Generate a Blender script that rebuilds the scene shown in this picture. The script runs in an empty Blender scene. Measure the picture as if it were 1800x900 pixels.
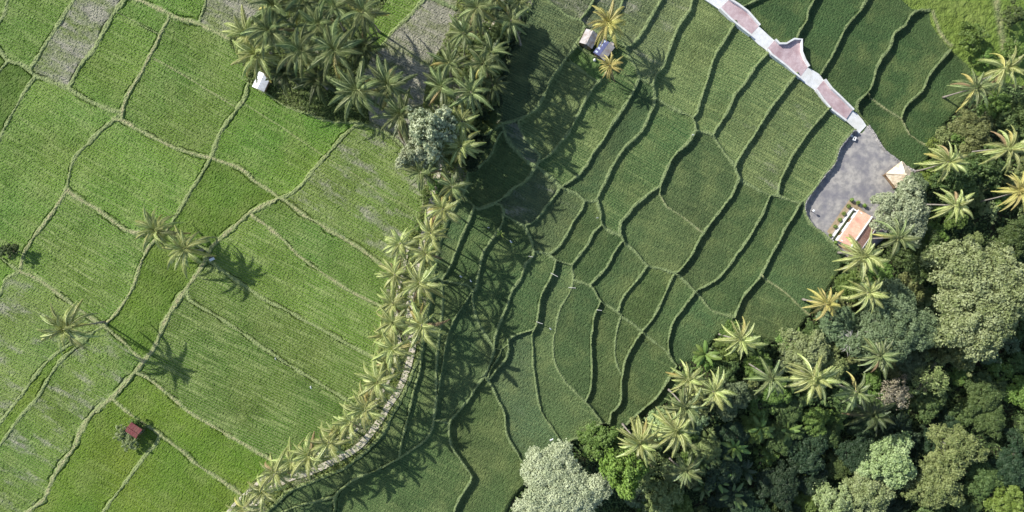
import bpy, math, random
import numpy as np

# ------------------------------------------------------------------ basics
H = 120.0                                     # drone height above the plain (metres)
scene = bpy.context.scene
COL = scene.collection
rng = np.random.default_rng(7)
random.seed(7)
R = math.radians


def unproj(px, py, z):
    """Map position (survey pixel) of a point at height z -> world metres."""
    k = (H - z) / H
    return (px - 900) * .1 * k, (450 - py) * .1 * k


def link(o, parent=None):
    COL.objects.link(o)
    if parent is not None:
        o.parent = parent
    return o


def tag(o, label=None, cat=None, group=None, kind=None):
    if label:
        o['label'] = label
    if cat:
        o['category'] = cat
    if group:
        o['group'] = group
    if kind:
        o['kind'] = kind
    return o


def empty(name, loc, rz=0.0):
    o = bpy.data.objects.new(name, None)
    o.empty_display_size = .3
    o.location = loc
    o.rotation_euler = (0, 0, rz)
    return link(o)


def np_mesh(name, V, Q, smooth=False):
    """V (n,3) verts, Q (m,4) or (m,3) faces -> mesh."""
    V = np.asarray(V, np.float32)
    Q = np.asarray(Q, np.int32)
    me = bpy.data.meshes.new(name)
    me.vertices.add(len(V))
    me.vertices.foreach_set('co', V.ravel())
    n, c = Q.shape
    me.loops.add(n * c)
    me.loops.foreach_set('vertex_index', Q.ravel())
    me.polygons.add(n)
    me.polygons.foreach_set('loop_start', np.arange(0, n * c, c, dtype=np.int32))
    me.polygons.foreach_set('use_smooth', np.full(n, smooth))
    me.update(calc_edges=True)
    return me


def fattr(me, name, vals):
    a = me.attributes.new(name, 'FLOAT', 'POINT')
    a.data.foreach_set('value', np.asarray(vals, np.float32).ravel())


def cattr(me, name, rgb):
    a = me.attributes.new(name, 'FLOAT_COLOR', 'POINT')
    rgba = np.ones((len(rgb), 4), np.float32)
    rgba[:, :3] = rgb
    a.data.foreach_set('color', rgba.ravel())


class MB:
    """Collects boxes, tubes and free polygons, then links them as ONE mesh."""

    def __init__(self):
        self.v, self.f, self.m, self.cur = [], [], [], 0

    def add(self, vs, fs):
        b = len(self.v)
        self.v += [tuple(p) for p in vs]
        self.f += [tuple(i + b for i in f) for f in fs]
        self.m += [self.cur] * len(fs)
        return self

    def box(self, c, s, rz=0.0):
        x, y, z = (q / 2 for q in s)
        ca, sa = math.cos(rz), math.sin(rz)
        vs = []
        for dz in (-z, z):
            for dx, dy in ((-x, -y), (x, -y), (x, y), (-x, y)):
                vs.append((c[0] + dx * ca - dy * sa, c[1] + dx * sa + dy * ca, c[2] + dz))
        return self.add(vs, [(3, 2, 1, 0), (4, 5, 6, 7), (0, 1, 5, 4), (1, 2, 6, 5), (2, 3, 7, 6), (3, 0, 4, 7)])

    def slab(self, quad, t):
        """quad: 4 top points (ccw seen from above); thickness t downwards."""
        vs = [tuple(p) for p in quad] + [(p[0], p[1], p[2] - t) for p in quad]
        n = len(quad)
        fs = [tuple(range(n)), tuple(reversed(range(n, 2 * n)))]
        for i in range(n):
            j = (i + 1) % n
            fs.append((i, i + n, j + n, j))
        return self.add(vs, fs)

    def tube(self, pts, rad, n=8, cap=True):
        pts = [np.array(p, float) for p in pts]
        if not hasattr(rad, '__len__'):
            rad = [rad] * len(pts)
        rings = []
        vs = []
        for i, p in enumerate(pts):
            d = pts[min(i + 1, len(pts) - 1)] - pts[max(i - 1, 0)]
            d /= (np.linalg.norm(d) + 1e-9)
            a = np.cross(d, (0, 0, 1)) if abs(d[2]) < .95 else np.cross(d, (1, 0, 0))
            a /= np.linalg.norm(a)
            b = np.cross(d, a)
            for k in range(n):
                t = 2 * math.pi * k / n
                vs.append(p + (a * math.cos(t) + b * math.sin(t)) * rad[i])
        fs = []
        for i in range(len(pts) - 1):
            for k in range(n):
                k2 = (k + 1) % n
                fs.append((i * n + k, (i + 1) * n + k, (i + 1) * n + k2, i * n + k2))
        if cap:
            fs.append(tuple(range(n)))
            fs.append(tuple(reversed(range((len(pts) - 1) * n, len(pts) * n))))
        return self.add(vs, fs)

    def lathe(self, c, prof, n=14):
        vs, fs = [], []
        for r, z in prof:
            for k in range(n):
                t = 2 * math.pi * k / n
                vs.append((c[0] + r * math.cos(t), c[1] + r * math.sin(t), c[2] + z))
        for i in range(len(prof) - 1):
            for k in range(n):
                k2 = (k + 1) % n
                fs.append((i * n + k, i * n + k2, (i + 1) * n + k2, (i + 1) * n + k))
        fs.append(tuple(range((len(prof) - 1) * n, len(prof) * n)))
        fs.append(tuple(reversed(range(n))))
        return self.add(vs, fs)

    def mesh(self, name, smooth=False):
        me = bpy.data.meshes.new(name)
        me.from_pydata(self.v, [], self.f)
        if smooth:
            me.polygons.foreach_set('use_smooth', [True] * len(self.f))
        me.polygons.foreach_set('material_index', self.m)
        me.update()
        return me

    def build(self, name, mat, parent=None, smooth=False):
        me = self.mesh(name, smooth)
        for m in (mat if isinstance(mat, (list, tuple)) else [mat]):
            me.materials.append(m)
        return link(bpy.data.objects.new(name, me), parent)


# ------------------------------------------------------------------ materials
def new_mat(name):
    m = bpy.data.materials.new(name)
    m.use_nodes = True
    nt = m.node_tree
    b = nt.nodes['Principled BSDF']
    return m, nt, b


def N(nt, typ, **kw):
    n = nt.nodes.new(typ)
    for k, v in kw.items():
        setattr(n, k, v)
    return n


def math_node(nt, op, a, b=None, clamp=False):
    n = N(nt, 'ShaderNodeMath', operation=op, use_clamp=clamp)
    for i, q in enumerate((a, b)):
        if q is None:
            continue
        if isinstance(q, (int, float)):
            n.inputs[i].default_value = q
        else:
            nt.links.new(q, n.inputs[i])
    return n.outputs[0]


def mixc(nt, fac, a, b, blend='MIX'):
    n = N(nt, 'ShaderNodeMix', data_type='RGBA', blend_type=blend)
    n.clamp_factor = True
    for sock, q in ((n.inputs[0], fac), (n.inputs[6], a), (n.inputs[7], b)):
        if isinstance(q, (int, float)):
            sock.default_value = q
        elif isinstance(q, tuple):
            sock.default_value = (*q, 1) if len(q) == 3 else q
        else:
            nt.links.new(q, sock)
    return n.outputs[2]


def noise(nt, scale, detail=3, rough=.55, vec=None, dist=0.0):
    n = N(nt, 'ShaderNodeTexNoise')
    n.inputs['Scale'].default_value = scale
    n.inputs['Detail'].default_value = detail
    n.inputs['Roughness'].default_value = rough
    n.inputs['Distortion'].default_value = dist
    if vec is None:
        vec = N(nt, 'ShaderNodeNewGeometry').outputs['Position']
    nt.links.new(vec, n.inputs['Vector'])
    return n.outputs['Fac']


def ramp(nt, fac, lo, hi):
    n = N(nt, 'ShaderNodeMapRange')
    n.inputs['From Min'].default_value = lo
    n.inputs['From Max'].default_value = hi
    nt.links.new(fac, n.inputs['Value'])
    return n.outputs['Result']


def attr(nt, name, out='Fac'):
    return N(nt, 'ShaderNodeAttribute', attribute_name=name).outputs[out]


def surf_mat(name, col, col2, scale=3.0, lo=.35, hi=.65, rough=.9, spec=.2, col3=None, scale3=.3, bump=0.0, obj=False):
    """Two or three tone noisy surface."""
    m, nt, b = new_mat(name)
    vec = N(nt, 'ShaderNodeTexCoord').outputs['Object'] if obj else None
    c = mixc(nt, ramp(nt, noise(nt, scale, 5, .65, vec), lo, hi), col, col2)
    if col3:
        c = mixc(nt, ramp(nt, noise(nt, scale3, 4, .6, vec), .45, .68), c, col3)
    nt.links.new(c, b.inputs['Base Color'])
    b.inputs['Roughness'].default_value = rough
    b.inputs['Specular IOR Level'].default_value = spec
    if bump:
        bp = N(nt, 'ShaderNodeBump')
        bp.inputs['Strength'].default_value = bump
        bp.inputs['Distance'].default_value = .05
        nt.links.new(noise(nt, scale * 4, 4, .6, vec), bp.inputs['Height'])
        nt.links.new(bp.outputs[0], b.inputs['Normal'])
    return m


def leaf_mat(name, col, col2, var=.35, rough=.5, spec=.35, trans=.25):
    """Foliage: per-leaf tone from attribute 'tone', per-plant shift, some light passing through."""
    m, nt, b = new_mat(name)
    t = attr(nt, 'tone')
    c = mixc(nt, t, col, col2)
    info = N(nt, 'ShaderNodeObjectInfo').outputs['Random']
    hsv = N(nt, 'ShaderNodeHueSaturation')
    nt.links.new(c, hsv.inputs['Color'])
    nt.links.new(math_node(nt, 'ADD', math_node(nt, 'MULTIPLY', info, var), 1 - var / 2), hsv.inputs['Value'])
    nt.links.new(math_node(nt, 'ADD', math_node(nt, 'MULTIPLY', info, .03), .485), hsv.inputs['Hue'])
    nt.links.new(hsv.outputs[0], b.inputs['Base Color'])
    b.inputs['Roughness'].default_value = rough
    b.inputs['Specular IOR Level'].default_value = spec
    if trans:
        tr = N(nt, 'ShaderNodeBsdfTranslucent')
        nt.links.new(hsv.outputs[0], tr.inputs['Color'])
        mx = N(nt, 'ShaderNodeMixShader')
        mx.inputs[0].default_value = trans
        nt.links.new(b.outputs[0], mx.inputs[1])
        nt.links.new(tr.outputs[0], mx.inputs[2])
        nt.links.new(mx.outputs[0], nt.nodes['Material Output'].inputs['Surface'])
    return m


M = {}
# rice field: tint and mud share are per-field properties, rows run along 'row'
m, nt, b = new_mat('rice_crop')
tint = attr(nt, 'tint', 'Color')
patch = noise(nt, .22, 5, .62)
fine = noise(nt, 2.6, 4, .7)
speck = noise(nt, 6.5, 2, .7)
big = noise(nt, .07, 3, .5)
rowp = attr(nt, 'row')
rw = math_node(nt, 'SINE', math_node(nt, 'ADD', math_node(nt, 'MULTIPLY', rowp, 2 * math.pi / .44),
                                    math_node(nt, 'MULTIPLY', noise(nt, .25, 2), 4.0)))
gap = ramp(nt, rw, -.1, .7)
gapk = math_node(nt, 'MULTIPLY', gap, math_node(nt, 'MULTIPLY', attr(nt, 'rowk'), ramp(nt, noise(nt, .13, 3, .6), .22, .55)), clamp=True)
tv = N(nt, 'ShaderNodeHueSaturation')
nt.links.new(tint, tv.inputs['Color'])
nt.links.new(math_node(nt, 'ADD', -.42, math_node(nt, 'ADD', math_node(nt, 'ADD', math_node(nt, 'MULTIPLY', fine, 1.5), math_node(nt, 'MULTIPLY', rw, math_node(nt, 'MULTIPLY', attr(nt, 'rowk'), -.42))), math_node(nt, 'ADD', math_node(nt, 'MULTIPLY', speck, 1.0), math_node(nt, 'MULTIPLY', math_node(nt, 'SUBTRACT', noise(nt, .13, 5, .62), .3), .85)))), tv.inputs['Value'])
nt.links.new(math_node(nt, 'ADD', .455, math_node(nt, 'MULTIPLY', big, .08)), tv.inputs['Hue'])
c = mixc(nt, math_node(nt, 'MULTIPLY', ramp(nt, patch, .48, .70), .45), tv.outputs[0], mixc(nt, .55, tint, (.24, .26, .085)))
av = N(nt, 'ShaderNodeCombineXYZ')
nt.links.new(math_node(nt, 'MULTIPLY', rowp, 1.0), av.inputs[0])
nt.links.new(math_node(nt, 'MULTIPLY', attr(nt, 'along'), .09), av.inputs[1])
streak = noise(nt, 1.5, 3, .65, av.outputs[0])
c = mixc(nt, math_node(nt, 'MULTIPLY', math_node(nt, 'MULTIPLY', ramp(nt, streak, .5, .72), attr(nt, 'rowk')), .65), c, (.28, .33, .12))
c = mixc(nt, math_node(nt, 'MULTIPLY', gapk, .8), c, mixc(nt, .3, (.24, .28, .11), tint))
mv = N(nt, 'ShaderNodeCombineXYZ')
nt.links.new(rowp, mv.inputs[0])
nt.links.new(math_node(nt, 'MULTIPLY', attr(nt, 'along'), .3), mv.inputs[1])
mudf = math_node(nt, 'ADD', attr(nt, 'mud'), math_node(nt, 'MULTIPLY', math_node(nt, 'SUBTRACT', math_node(nt, 'ADD', noise(nt, .42, 5, .66, mv.outputs[0]), math_node(nt, 'MULTIPLY', math_node(nt, 'SUBTRACT', fine, .5), .3)), .5), 2.6))
mudf = math_node(nt, 'MULTIPLY', ramp(nt, mudf, .45, 1.0), ramp(nt, attr(nt, 'mud'), .0, .3), clamp=True)
tuft = math_node(nt, 'MULTIPLY', ramp(nt, rw, .2, .9), ramp(nt, speck, .35, .6))
mudc = mixc(nt, math_node(nt, 'MULTIPLY', tuft, .6), mixc(nt, ramp(nt, noise(nt, .5, 4), .35, .65), (.20, .19, .145), (.30, .28, .215)), (.13, .17, .07))
c = mixc(nt, mudf, c, mudc)
grassy = mixc(nt, ramp(nt, fine, .35, .65), attr(nt, 'bcol', 'Color'), mixc(nt, .5, attr(nt, 'bcol', 'Color'), (.30, .36, .15)))
tanc = mixc(nt, ramp(nt, fine, .35, .65), (.23, .22, .10), (.36, .335, .185))
bankc = mixc(nt, math_node(nt, 'MULTIPLY', attr(nt, 'tan'), ramp(nt, noise(nt, 1.1, 4, .7), .36, .6)), grassy, tanc)
c = mixc(nt, attr(nt, 'bank'), c, bankc)
nt.links.new(c, b.inputs['Base Color'])
b.inputs['Roughness'].default_value = .75
b.inputs['Specular IOR Level'].default_value = .25
M['crop'] = m

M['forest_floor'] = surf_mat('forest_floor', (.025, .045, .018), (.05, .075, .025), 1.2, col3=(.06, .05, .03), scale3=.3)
M['yard'] = surf_mat('weathered_yard', (.23, .22, .215), (.37, .345, .315), .9, .40, .58, .85, .2, (.17, .165, .185), .30, .2)
M['slab'] = surf_mat('white_concrete', (.52, .52, .51), (.70, .70, .69), 1.2, .3, .6, .8, .2, (.58, .57, .53), .5)
M['paver'] = surf_mat('pink_pavers', (.42, .31, .32), (.54, .43, .435), 1.6, .35, .65, .85, .2, (.36, .25, .26), .5)
M['white_wall'] = surf_mat('white_masonry', (.70, .70, .70), (.82, .82, .81), 2.5, .35, .6, .8)
M['track'] = surf_mat('pale_track', (.46, .40, .31), (.60, .53, .42), 1.7, .3, .62, .9, .15, (.17, .20, .09), 1.1)
M['bark'] = surf_mat('bark', (.16, .13, .10), (.28, .25, .21), 5, obj=True)
M['pale_bark'] = surf_mat('pale_bark', (.38, .36, .32), (.55, .52, .48), 4, obj=True)
M['palm_bark'] = surf_mat('palm_bark', (.20, .17, .14), (.34, .31, .27), 4, obj=True)
M['thatch'] = surf_mat('thatch', (.54, .45, .33), (.72, .63, .50), 3.5, .35, .65, .95, .1, (.46, .36, .24), .9, .4)
M['wood'] = surf_mat('wood', (.16, .10, .06), (.25, .17, .10), 5)
M['metal_white'] = surf_mat('white_sheet', (.62, .64, .68), (.78, .79, .81), 2.2, rough=.5, spec=.4, col3=(.50, .50, .50), scale3=1.2)
M['metal_grey'] = surf_mat('grey_sheet', (.33, .31, .31), (.47, .44, .43), 2.2, rough=.7, spec=.2, col3=(.27, .21, .17), scale3=1.5)
M['metal_red'] = surf_mat('red_sheet', (.13, .034, .038), (.19, .055, .057), 2.2, rough=.7, spec=.2, col3=(.20, .09, .07), scale3=1.2)
M['blue_tarp'] = surf_mat('blue_tarp', (.045, .055, .14), (.08, .09, .20), 3, rough=.5)
M['pale_blue'] = surf_mat('pale_blue', (.45, .52, .66), (.6, .66, .76), 3, rough=.5)
M['tile'] = surf_mat('terracotta', (.56, .29, .20), (.68, .40, .30), 2.4, .3, .65, .8, .2, (.46, .24, .18), .9, .2)
M['soil'] = surf_mat('orange_soil', (.27, .205, .13), (.38, .30, .20), 1.5, .35, .65, .95, .1)
M['pot'] = surf_mat('clay_pot', (.12, .10, .09), (.2, .17, .15), 4)
M['white_cloth'] = surf_mat('white_cloth', (.72, .73, .74), (.82, .82, .82), 4, rough=.7)
M['bamboo'] = surf_mat('bleached_bamboo', (.55, .52, .45), (.70, .67, .60), 5)
M['dark_cloth'] = surf_mat('dark_cloth', (.05, .055, .07), (.09, .10, .13), 4)
M['lawn'] = surf_mat('lawn_strip', (.13, .17, .07), (.20, .24, .11), 3)

# ------------------------------------------------------------------ relief
CTRL = [(0,0,0),(0,450,0),(0,900,0),(300,0,0),(300,450,0),(300,900,0),(600,250,0),(600,500,0),(550,700,0),(430,820,0),(660,60,0),
        (760,340,.35),(725,540,.4),(660,760,.4),(500,850,.3),(800,200,.3),(870,60,.3),
        (790,560,-1.2),(800,430,-.8),(745,740,-1.2),(640,880,-1.1),(840,300,-.8),(920,130,-.7),(1000,20,-.9),
        (1000,200,-1.8),(990,390,-2.5),(900,560,-2.2),(900,800,-3.0),(1100,60,-1.8),(1100,250,-3.2),(1090,500,-4.2),(1050,680,-4.4),
        (1210,100,-3.4),(1250,350,-5.2),(1310,150,-4.7),(1310,450,-6.2),(1200,580,-5.7),(1400,250,-6.5),(1400,450,-7.3),
        (1380,40,-5.7),(1460,90,-7.3),(1560,120,-9.4),(1640,160,-11.0),(1570,240,-10.0),(1500,330,-8.4),(1450,520,-8.0),
        (1150,720,-6.8),(1050,850,-8),(1180,850,-12),(1300,700,-11),(1500,600,-13),(1400,850,-19),(1550,800,-21),(1600,500,-14),(1700,500,-17),(1750,800,-22),
        (1800,300,-14),(1640,380,-11.5),(1720,60,-9.6),(1790,20,-10),(1800,160,-11.5),(1900,950,-24),(2000,450,-18),(1300,1000,-17),
        (-150,-100,0),(-150,1000,0),(600,-100,.1),(500,1000,.1),(1100,-100,-1.6),(1500,-100,-7.5),(1900,-100,-11),(800,1000,-2.2)]
_c = np.array(CTRL, float)
_c[:, 2] = np.where(_c[:, 2] < 0, _c[:, 2] * .78, _c[:, 2])
_P = _c[:, :2] / 100


def _tps(d2):
    return np.where(d2 > 1e-9, d2 * np.log(np.maximum(d2, 1e-9)), 0)


_n = len(_P)
_A = np.zeros((_n + 3, _n + 3))
_A[:_n, :_n] = _tps(((_P[:, None] - _P[None]) ** 2).sum(-1)) + np.eye(_n) * .05
_A[:_n, _n] = _A[_n, :_n] = 1
_A[:_n, _n + 1:] = _P
_A[_n + 1:, :_n] = _P.T
_w = np.linalg.solve(_A, np.concatenate([_c[:, 2], np.zeros(3)]))


def zs(px, py):
    q = np.stack([np.asarray(px, float), np.asarray(py, float)], -1) / 100
    sh = q.shape[:-1]
    q = q.reshape(-1, 2)
    out = np.full(len(q), _w[_n]) + q @ _w[_n + 1:]
    for i in range(_n):
        out += _w[i] * _tps(((q - _P[i]) ** 2).sum(-1))
    return out.reshape(sh)


def world(px, py, dz=0.0):
    z = float(zs(px, py)) + dz
    x, y = unproj(px, py, z)
    return x, y, z


# field boundaries: (style, half width m, points). styles: g grass bank, t trodden path bank, f faint line inside a field,
# n bare boundary without a bank
LN = [
 ('g',.4,[(14,0),(7,27),(0,37)]),
 ('g',.45,[(130,0),(115,23),(90,63),(67,100),(52,124)]),
 ('g',.5,[(0,88),(15,107),(40,115),(62,132),(90,145),(120,155),(150,173),(187,190),(213,198)]),
 ('g',.35,[(0,125),(13,108)]),
 ('g',.5,[(218,0),(197,30),(180,60),(163,90),(143,113),(130,137),(120,155)]),
 ('t',.6,[(235,-3),(243,0),(293,22),(303,28),(350,43),(403,68)]),
 ('t',.45,[(298,28),(283,60),(267,93),(247,130),(230,157),(218,183),(214,210)]),
 ('t',.5,[(200,211),(215,212),(247,230),(283,248),(320,265),(367,277),(393,285),(425,298),(450,320),(477,337),(490,348)]),
 ('g',.45,[(213,198),(200,213),(180,227),(160,247),(137,270),(125,293),(117,334)]),
 ('g',.4,[(62,134),(43,163),(27,190),(10,220),(0,243)]),
 ('g',.5,[(437,146),(427,177),(403,210),(383,243),(372,277),(358,300),(337,333),(317,367),(297,400)]),
 ('f',.3,[(270,103),(307,123),(337,140),(373,163),(413,187)]),
 ('g',.4,[(362,0),(350,43)]),
 ('g',.2,[(207,22),(273,57)]),
 ('f',.2,[(427,180),(460,202),(510,233),(567,273),(613,300),(633,313),(667,340),(700,355),(737,375)]),
 ('g',.5,[(630,217),(607,237),(577,270),(550,300),(533,323),(513,340),(490,348)]),
 ('g',.5,[(745,0),(720,27),(693,53),(673,80),(653,97)]),
 ('g',.5,[(762,0),(800,15)]),
 ('t',.62,[(490,349),(460,363),(433,378),(417,393),(390,417),(370,437),(363,453),(353,473),(333,500),(310,533),(290,567),(277,600),(263,623),(247,642),(230,663),(217,680),(187,707),(160,730),(143,757),(130,787),(110,813),(90,847),(77,877),(50,899)]),
 ('t',.5,[(490,348),(500,352),(533,377),(567,397),(600,417),(633,437),(663,460),(687,475)]),
 ('t',.45,[(441,376),(448,383),(477,403),(500,423),(523,447),(550,467),(583,490),(617,513),(647,528),(673,540)]),
 ('g',.4,[(365,455),(387,473),(407,487),(437,507),(467,527),(500,543),(533,562),(567,580),(600,598),(633,617),(662,631)]),
 ('g',.42,[(330,505),(333,527),(367,547),(400,567),(447,599),(477,620),(517,647),(550,667),(583,688),(617,708),(628,716)]),
 ('t',.48,[(237,655),(253,660),(277,677),(303,697),(327,720),(360,740),(393,760),(433,783),(480,812)]),
 ('t',.45,[(198,698),(202,705),(233,730),(253,743),(283,763),(317,790),(350,817),(383,840),(425,870)]),
 ('g',.45,[(283,763),(275,780),(262,793),(240,823),(217,853),(197,880),(183,899)]),
 ('t',.45,[(117,334),(100,363),(80,390),(63,413),(43,443),(37,467),(35,478)]),
 ('t',.6,[(117,334),(143,352),(170,367),(197,387),(220,403),(247,410),(290,408)]),
 ('t',.5,[(35,478),(60,488),(90,507),(120,530),(147,550),(177,570),(183,573)]),
 ('t',.42,[(183,573),(207,547),(227,517),(240,487),(253,450),(267,427),(290,408),(297,400)]),
 ('g',.5,[(290,408),(330,425),(366,440)]),
 ('g',.35,[(0,452),(35,478)]),
 ('g',.45,[(0,517),(13,490),(35,478)]),
 ('t',.4,[(183,573),(200,587),(217,600),(233,617),(250,633)]),
 ('g',.42,[(183,573),(165,583),(130,603),(110,613),(80,640),(53,673),(27,710),(0,743)]),
 ('g',.45,[(165,583),(143,603),(110,630),(87,663),(67,697),(47,720),(20,753),(0,783)]),
 # ridge with the track
 ('n',.3,[(415,899),(425,872),(455,835),(490,810),(540,790),(585,752),(625,718),(655,660),(662,632),(668,590),(672,542),(688,476),(715,420),(737,376),(745,330),(735,290),(715,265),(740,230),(745,170),(760,110),(790,50),(800,15),(803,0)]),
 ('g',.35,[(715,265),(690,240),(650,222),(630,216),(590,215),(540,200),(500,185),(470,165),(437,146)]),
 ('n',.3,[(437,146),(425,110),(403,68),(440,40),(470,0)]),
 ('n',.3,[(650,222),(645,170),(640,130),(653,97),(645,60),(660,30),(680,0)]),
 ('g',.5,[(470,899),(510,862),(545,847),(600,825),(640,795),(670,765),(690,725),(710,690),(725,655),(740,620),(744,590),(752,545),(758,500),(768,450),(778,410),(795,370),(815,340),(822,300),(830,270),(850,240),(883,217)]),
 ('n',.3,[(883,217),(860,190),(850,150),(870,110),(900,60),(930,20),(940,0)]),
 # strips beside the ridge
 ('g',.3,[(740,620),(740,643),(727,690),(717,733),(707,773),(702,805)]),
 ('g',.35,[(777,493),(777,533),(775,570),(770,600),(767,650),(767,700),(763,740),(753,767),(727,790),(702,805),(660,827),(627,840),(600,860),(590,873),(588,899)]),
 ('g',.22,[(830,513),(800,560),(785,600),(777,650),(770,693),(766,715)]),
 ('g',.3,[(588,873),(567,877),(533,887),(500,899)]),
 ('g',.4,[(840,368),(833,363),(823,393),(810,423),(797,453),(777,493),(768,490),(759,495)]),
 ('g',.3,[(777,493),(800,497),(820,500),(833,510)]),
 ('g',.4,[(816,345),(820,350),(840,368)]),
 ('f',1.6,[(1752,0),(1757,40),(1764,75),(1766,110)]), ('f',.8,[(1640,20),(1652,55),(1672,80)]),
 # right-hand terraces
 ('g',.45,[(883,217),(913,210),(940,193),(957,167),(973,133),(993,107),(1013,80),(1028,47)]),
 ('g',.4,[(1013,80),(1028,47),(1000,30),(980,13),(963,0)]),
 ('g',.45,[(883,217),(890,240),(907,267),(923,283),(943,293)]),
 ('g',.35,[(880,233),(860,273),(837,297),(824,303)]),
 ('g',.4,[(910,212),(923,240),(937,260),(950,275),(943,293)]),
 ('g',.45,[(943,288),(967,270),(983,253),(1000,233),(1017,200),(1030,177),(1043,153),(1057,140)]),
 ('g',.35,[(1000,105),(1027,127),(1050,143),(1057,140)]),
 ('g',.35,[(1013,80),(1050,100),(1075,75),(1100,83)]),
 ('g',.3,[(1057,140),(1070,118),(1075,75)]),
 ('g',.45,[(1028,47),(1060,60),(1090,70),(1100,83),(1113,110),(1123,137)]),
 ('g',.45,[(1123,137),(1110,167),(1093,197),(1073,223),(1060,247),(1040,273),(1027,298),(1013,313),(988,328)]),
 ('g',.45,[(1123,137),(1147,152),(1152,173),(1143,200),(1127,233),(1100,260),(1083,280),(1073,298),(1063,323),(1050,350)]),
 ('g',.5,[(1163,0),(1143,33),(1127,60),(1110,80),(1100,83)]),
 ('g',.5,[(1217,0),(1213,17),(1193,47),(1177,83),(1167,113),(1153,133),(1147,152)]),
 ('g',.4,[(1096,0),(1090,15),(1068,55)]),
 ('g',.3,[(1045,0),(1035,17),(1019,38)]),
 ('g',.5,[(1152,173),(1177,187),(1200,200),(1217,208),(1223,230),(1205,255),(1185,275),(1170,300),(1160,328),(1150,333),(1120,360),(1093,390),(1090,412),(1096,425)]),
 ('g',.45,[(1293,38),(1273,71),(1258,96),(1249,118),(1242,144),(1233,171),(1224,198),(1217,208)]),
 ('g',.45,[(1351,92),(1347,96),(1333,111),(1322,127),(1309,147),(1293,164),(1284,184),(1278,199),(1255,234)]),
 ('g',.45,[(1400,129),(1396,133),(1382,153),(1369,171),(1356,189),(1349,199),(1335,222),(1318,248),(1302,274),(1292,291)]),
 ('g',.35,[(1458,190),(1453,193),(1430,220),(1413,243),(1397,267),(1380,297),(1370,323),(1366,345)]),
 ('g',.55,[(1500,231),(1495,232),(1473,260),(1467,283),(1450,307),(1433,330),(1417,353),(1415,363),(1418,380),(1430,397),(1450,413),(1467,430),(1480,447)]),
 ('g',.5,[(1223,230),(1250,235),(1270,265),(1292,291),(1298,312),(1325,330),(1352,344),(1367,345),(1387,352),(1405,358),(1416,357)]),
 ('g',.4,[(1405,358),(1393,380),(1380,400),(1370,423),(1357,443),(1337,483),(1310,515),(1290,555)]),
 ('g',.4,[(1352,344),(1340,372),(1310,425),(1290,455),(1265,487),(1250,498),(1225,511)]),
 ('t',.35,[(1337,483),(1375,510),(1419,552)]),
 ('g',.4,[(1298,312),(1285,345),(1265,370),(1250,390),(1235,410),(1217,443),(1193,477),(1186,480)]),
 ('t',.35,[(1160,342),(1173,363),(1200,383),(1235,410)]),
 ('g',.3,[(1160,328),(1160,342)]),
 ('g',.45,[(840,368),(860,360),(880,350),(903,333),(927,317),(938,300),(943,293)]),
 ('g',.4,[(868,357),(880,360),(886,377),(880,400),(863,423),(847,450),(842,477),(835,507),(830,513),(832,540),(843,570),(860,597),(870,613)]),
 ('g',.35,[(886,378),(907,390),(923,397),(943,387),(960,363),(973,347),(986,329)]),
 ('g',.5,[(943,293),(953,300),(970,313),(986,329),(1013,340),(1028,353),(1047,352),(1050,350)]),
 ('g',.4,[(923,397),(933,423),(937,447),(923,463),(917,487),(900,510),(890,540),(878,567),(870,597),(869,612)]),
 ('g',.35,[(1028,353),(1020,373),(1007,390),(997,413),(983,433),(963,447)]),
 ('g',.45,[(935,440),(963,447),(977,458),(1005,466)]),
 ('g',.45,[(1050,350),(1057,377),(1058,394),(1073,408),(1093,417),(1096,425),(1117,443),(1137,467),(1160,472),(1186,480),(1207,497),(1222,512),(1235,524),(1250,544),(1268,553),(1290,557)]),
 ('g',.4,[(1058,394),(1043,410),(1033,430),(1017,450),(1005,466)]),
 ('g',.4,[(1092,426),(1077,450),(1067,470),(1047,490),(1037,502)]),
 ('g',.32,[(977,458),(970,483),(953,517),(947,543),(943,573),(937,583),(937,600),(938,643),(943,683),(950,723),(970,750),(990,781)]),
 ('g',.35,[(1005,466),(1008,490),(1000,517),(987,537),(980,560),(977,583),(972,600),(977,640),(993,670),(1027,703),(1050,730),(1057,740)]),
 ('g',.4,[(1008,492),(1037,502),(1056,529),(1087,550),(1120,577),(1147,598),(1170,617),(1183,637),(1189,642)]),
 ('g',.3,[(1056,529),(1047,553),(1042,580),(1040,600),(1040,653),(1037,683),(1029,704)]),
 ('g',.28,[(1093,554),(1087,573),(1081,600),(1082,633),(1093,660)]),
 ('g',.35,[(1137,467),(1120,493),(1097,520),(1086,549)]),
 ('g',.35,[(1185,480),(1170,513),(1153,550),(1147,560),(1127,583),(1117,600),(1100,633),(1093,660),(1090,707),(1073,723),(1070,743)]),
 ('g',.35,[(1222,512),(1200,543),(1183,567),(1175,600),(1177,627),(1188,640)]),
 ('g',.4,[(870,613),(860,640),(847,667),(827,697),(810,720),(793,737),(790,747),(793,780),(813,810),(830,837),(820,857),(803,883),(797,899)]),
 ('g',.25,[(764,738),(790,743)]),
 ('g',.35,[(869,612),(880,613),(893,604),(892,627),(873,650),(858,668),(852,660)]),
 ('g',.3,[(882,613),(878,625),(864,645),(856,668)]),
 ('g',.3,[(893,604),(893,597),(910,587),(938,579)]),
 ('g',.35,[(858,668),(873,697),(887,730),(893,767),(913,800),(930,820),(937,838)]),
 ('g',.4,[(1189,642),(1170,673),(1150,700),(1127,720),(1107,738)]),
 ('g',.4,[(977,803),(990,781),(1013,767),(1033,760),(1053,742),(1058,740),(1070,743),(1087,757),(1107,738)]),
 # forest rim
 ('n',.4,[(977,803),(937,838),(905,870),(890,899)]),
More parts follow.
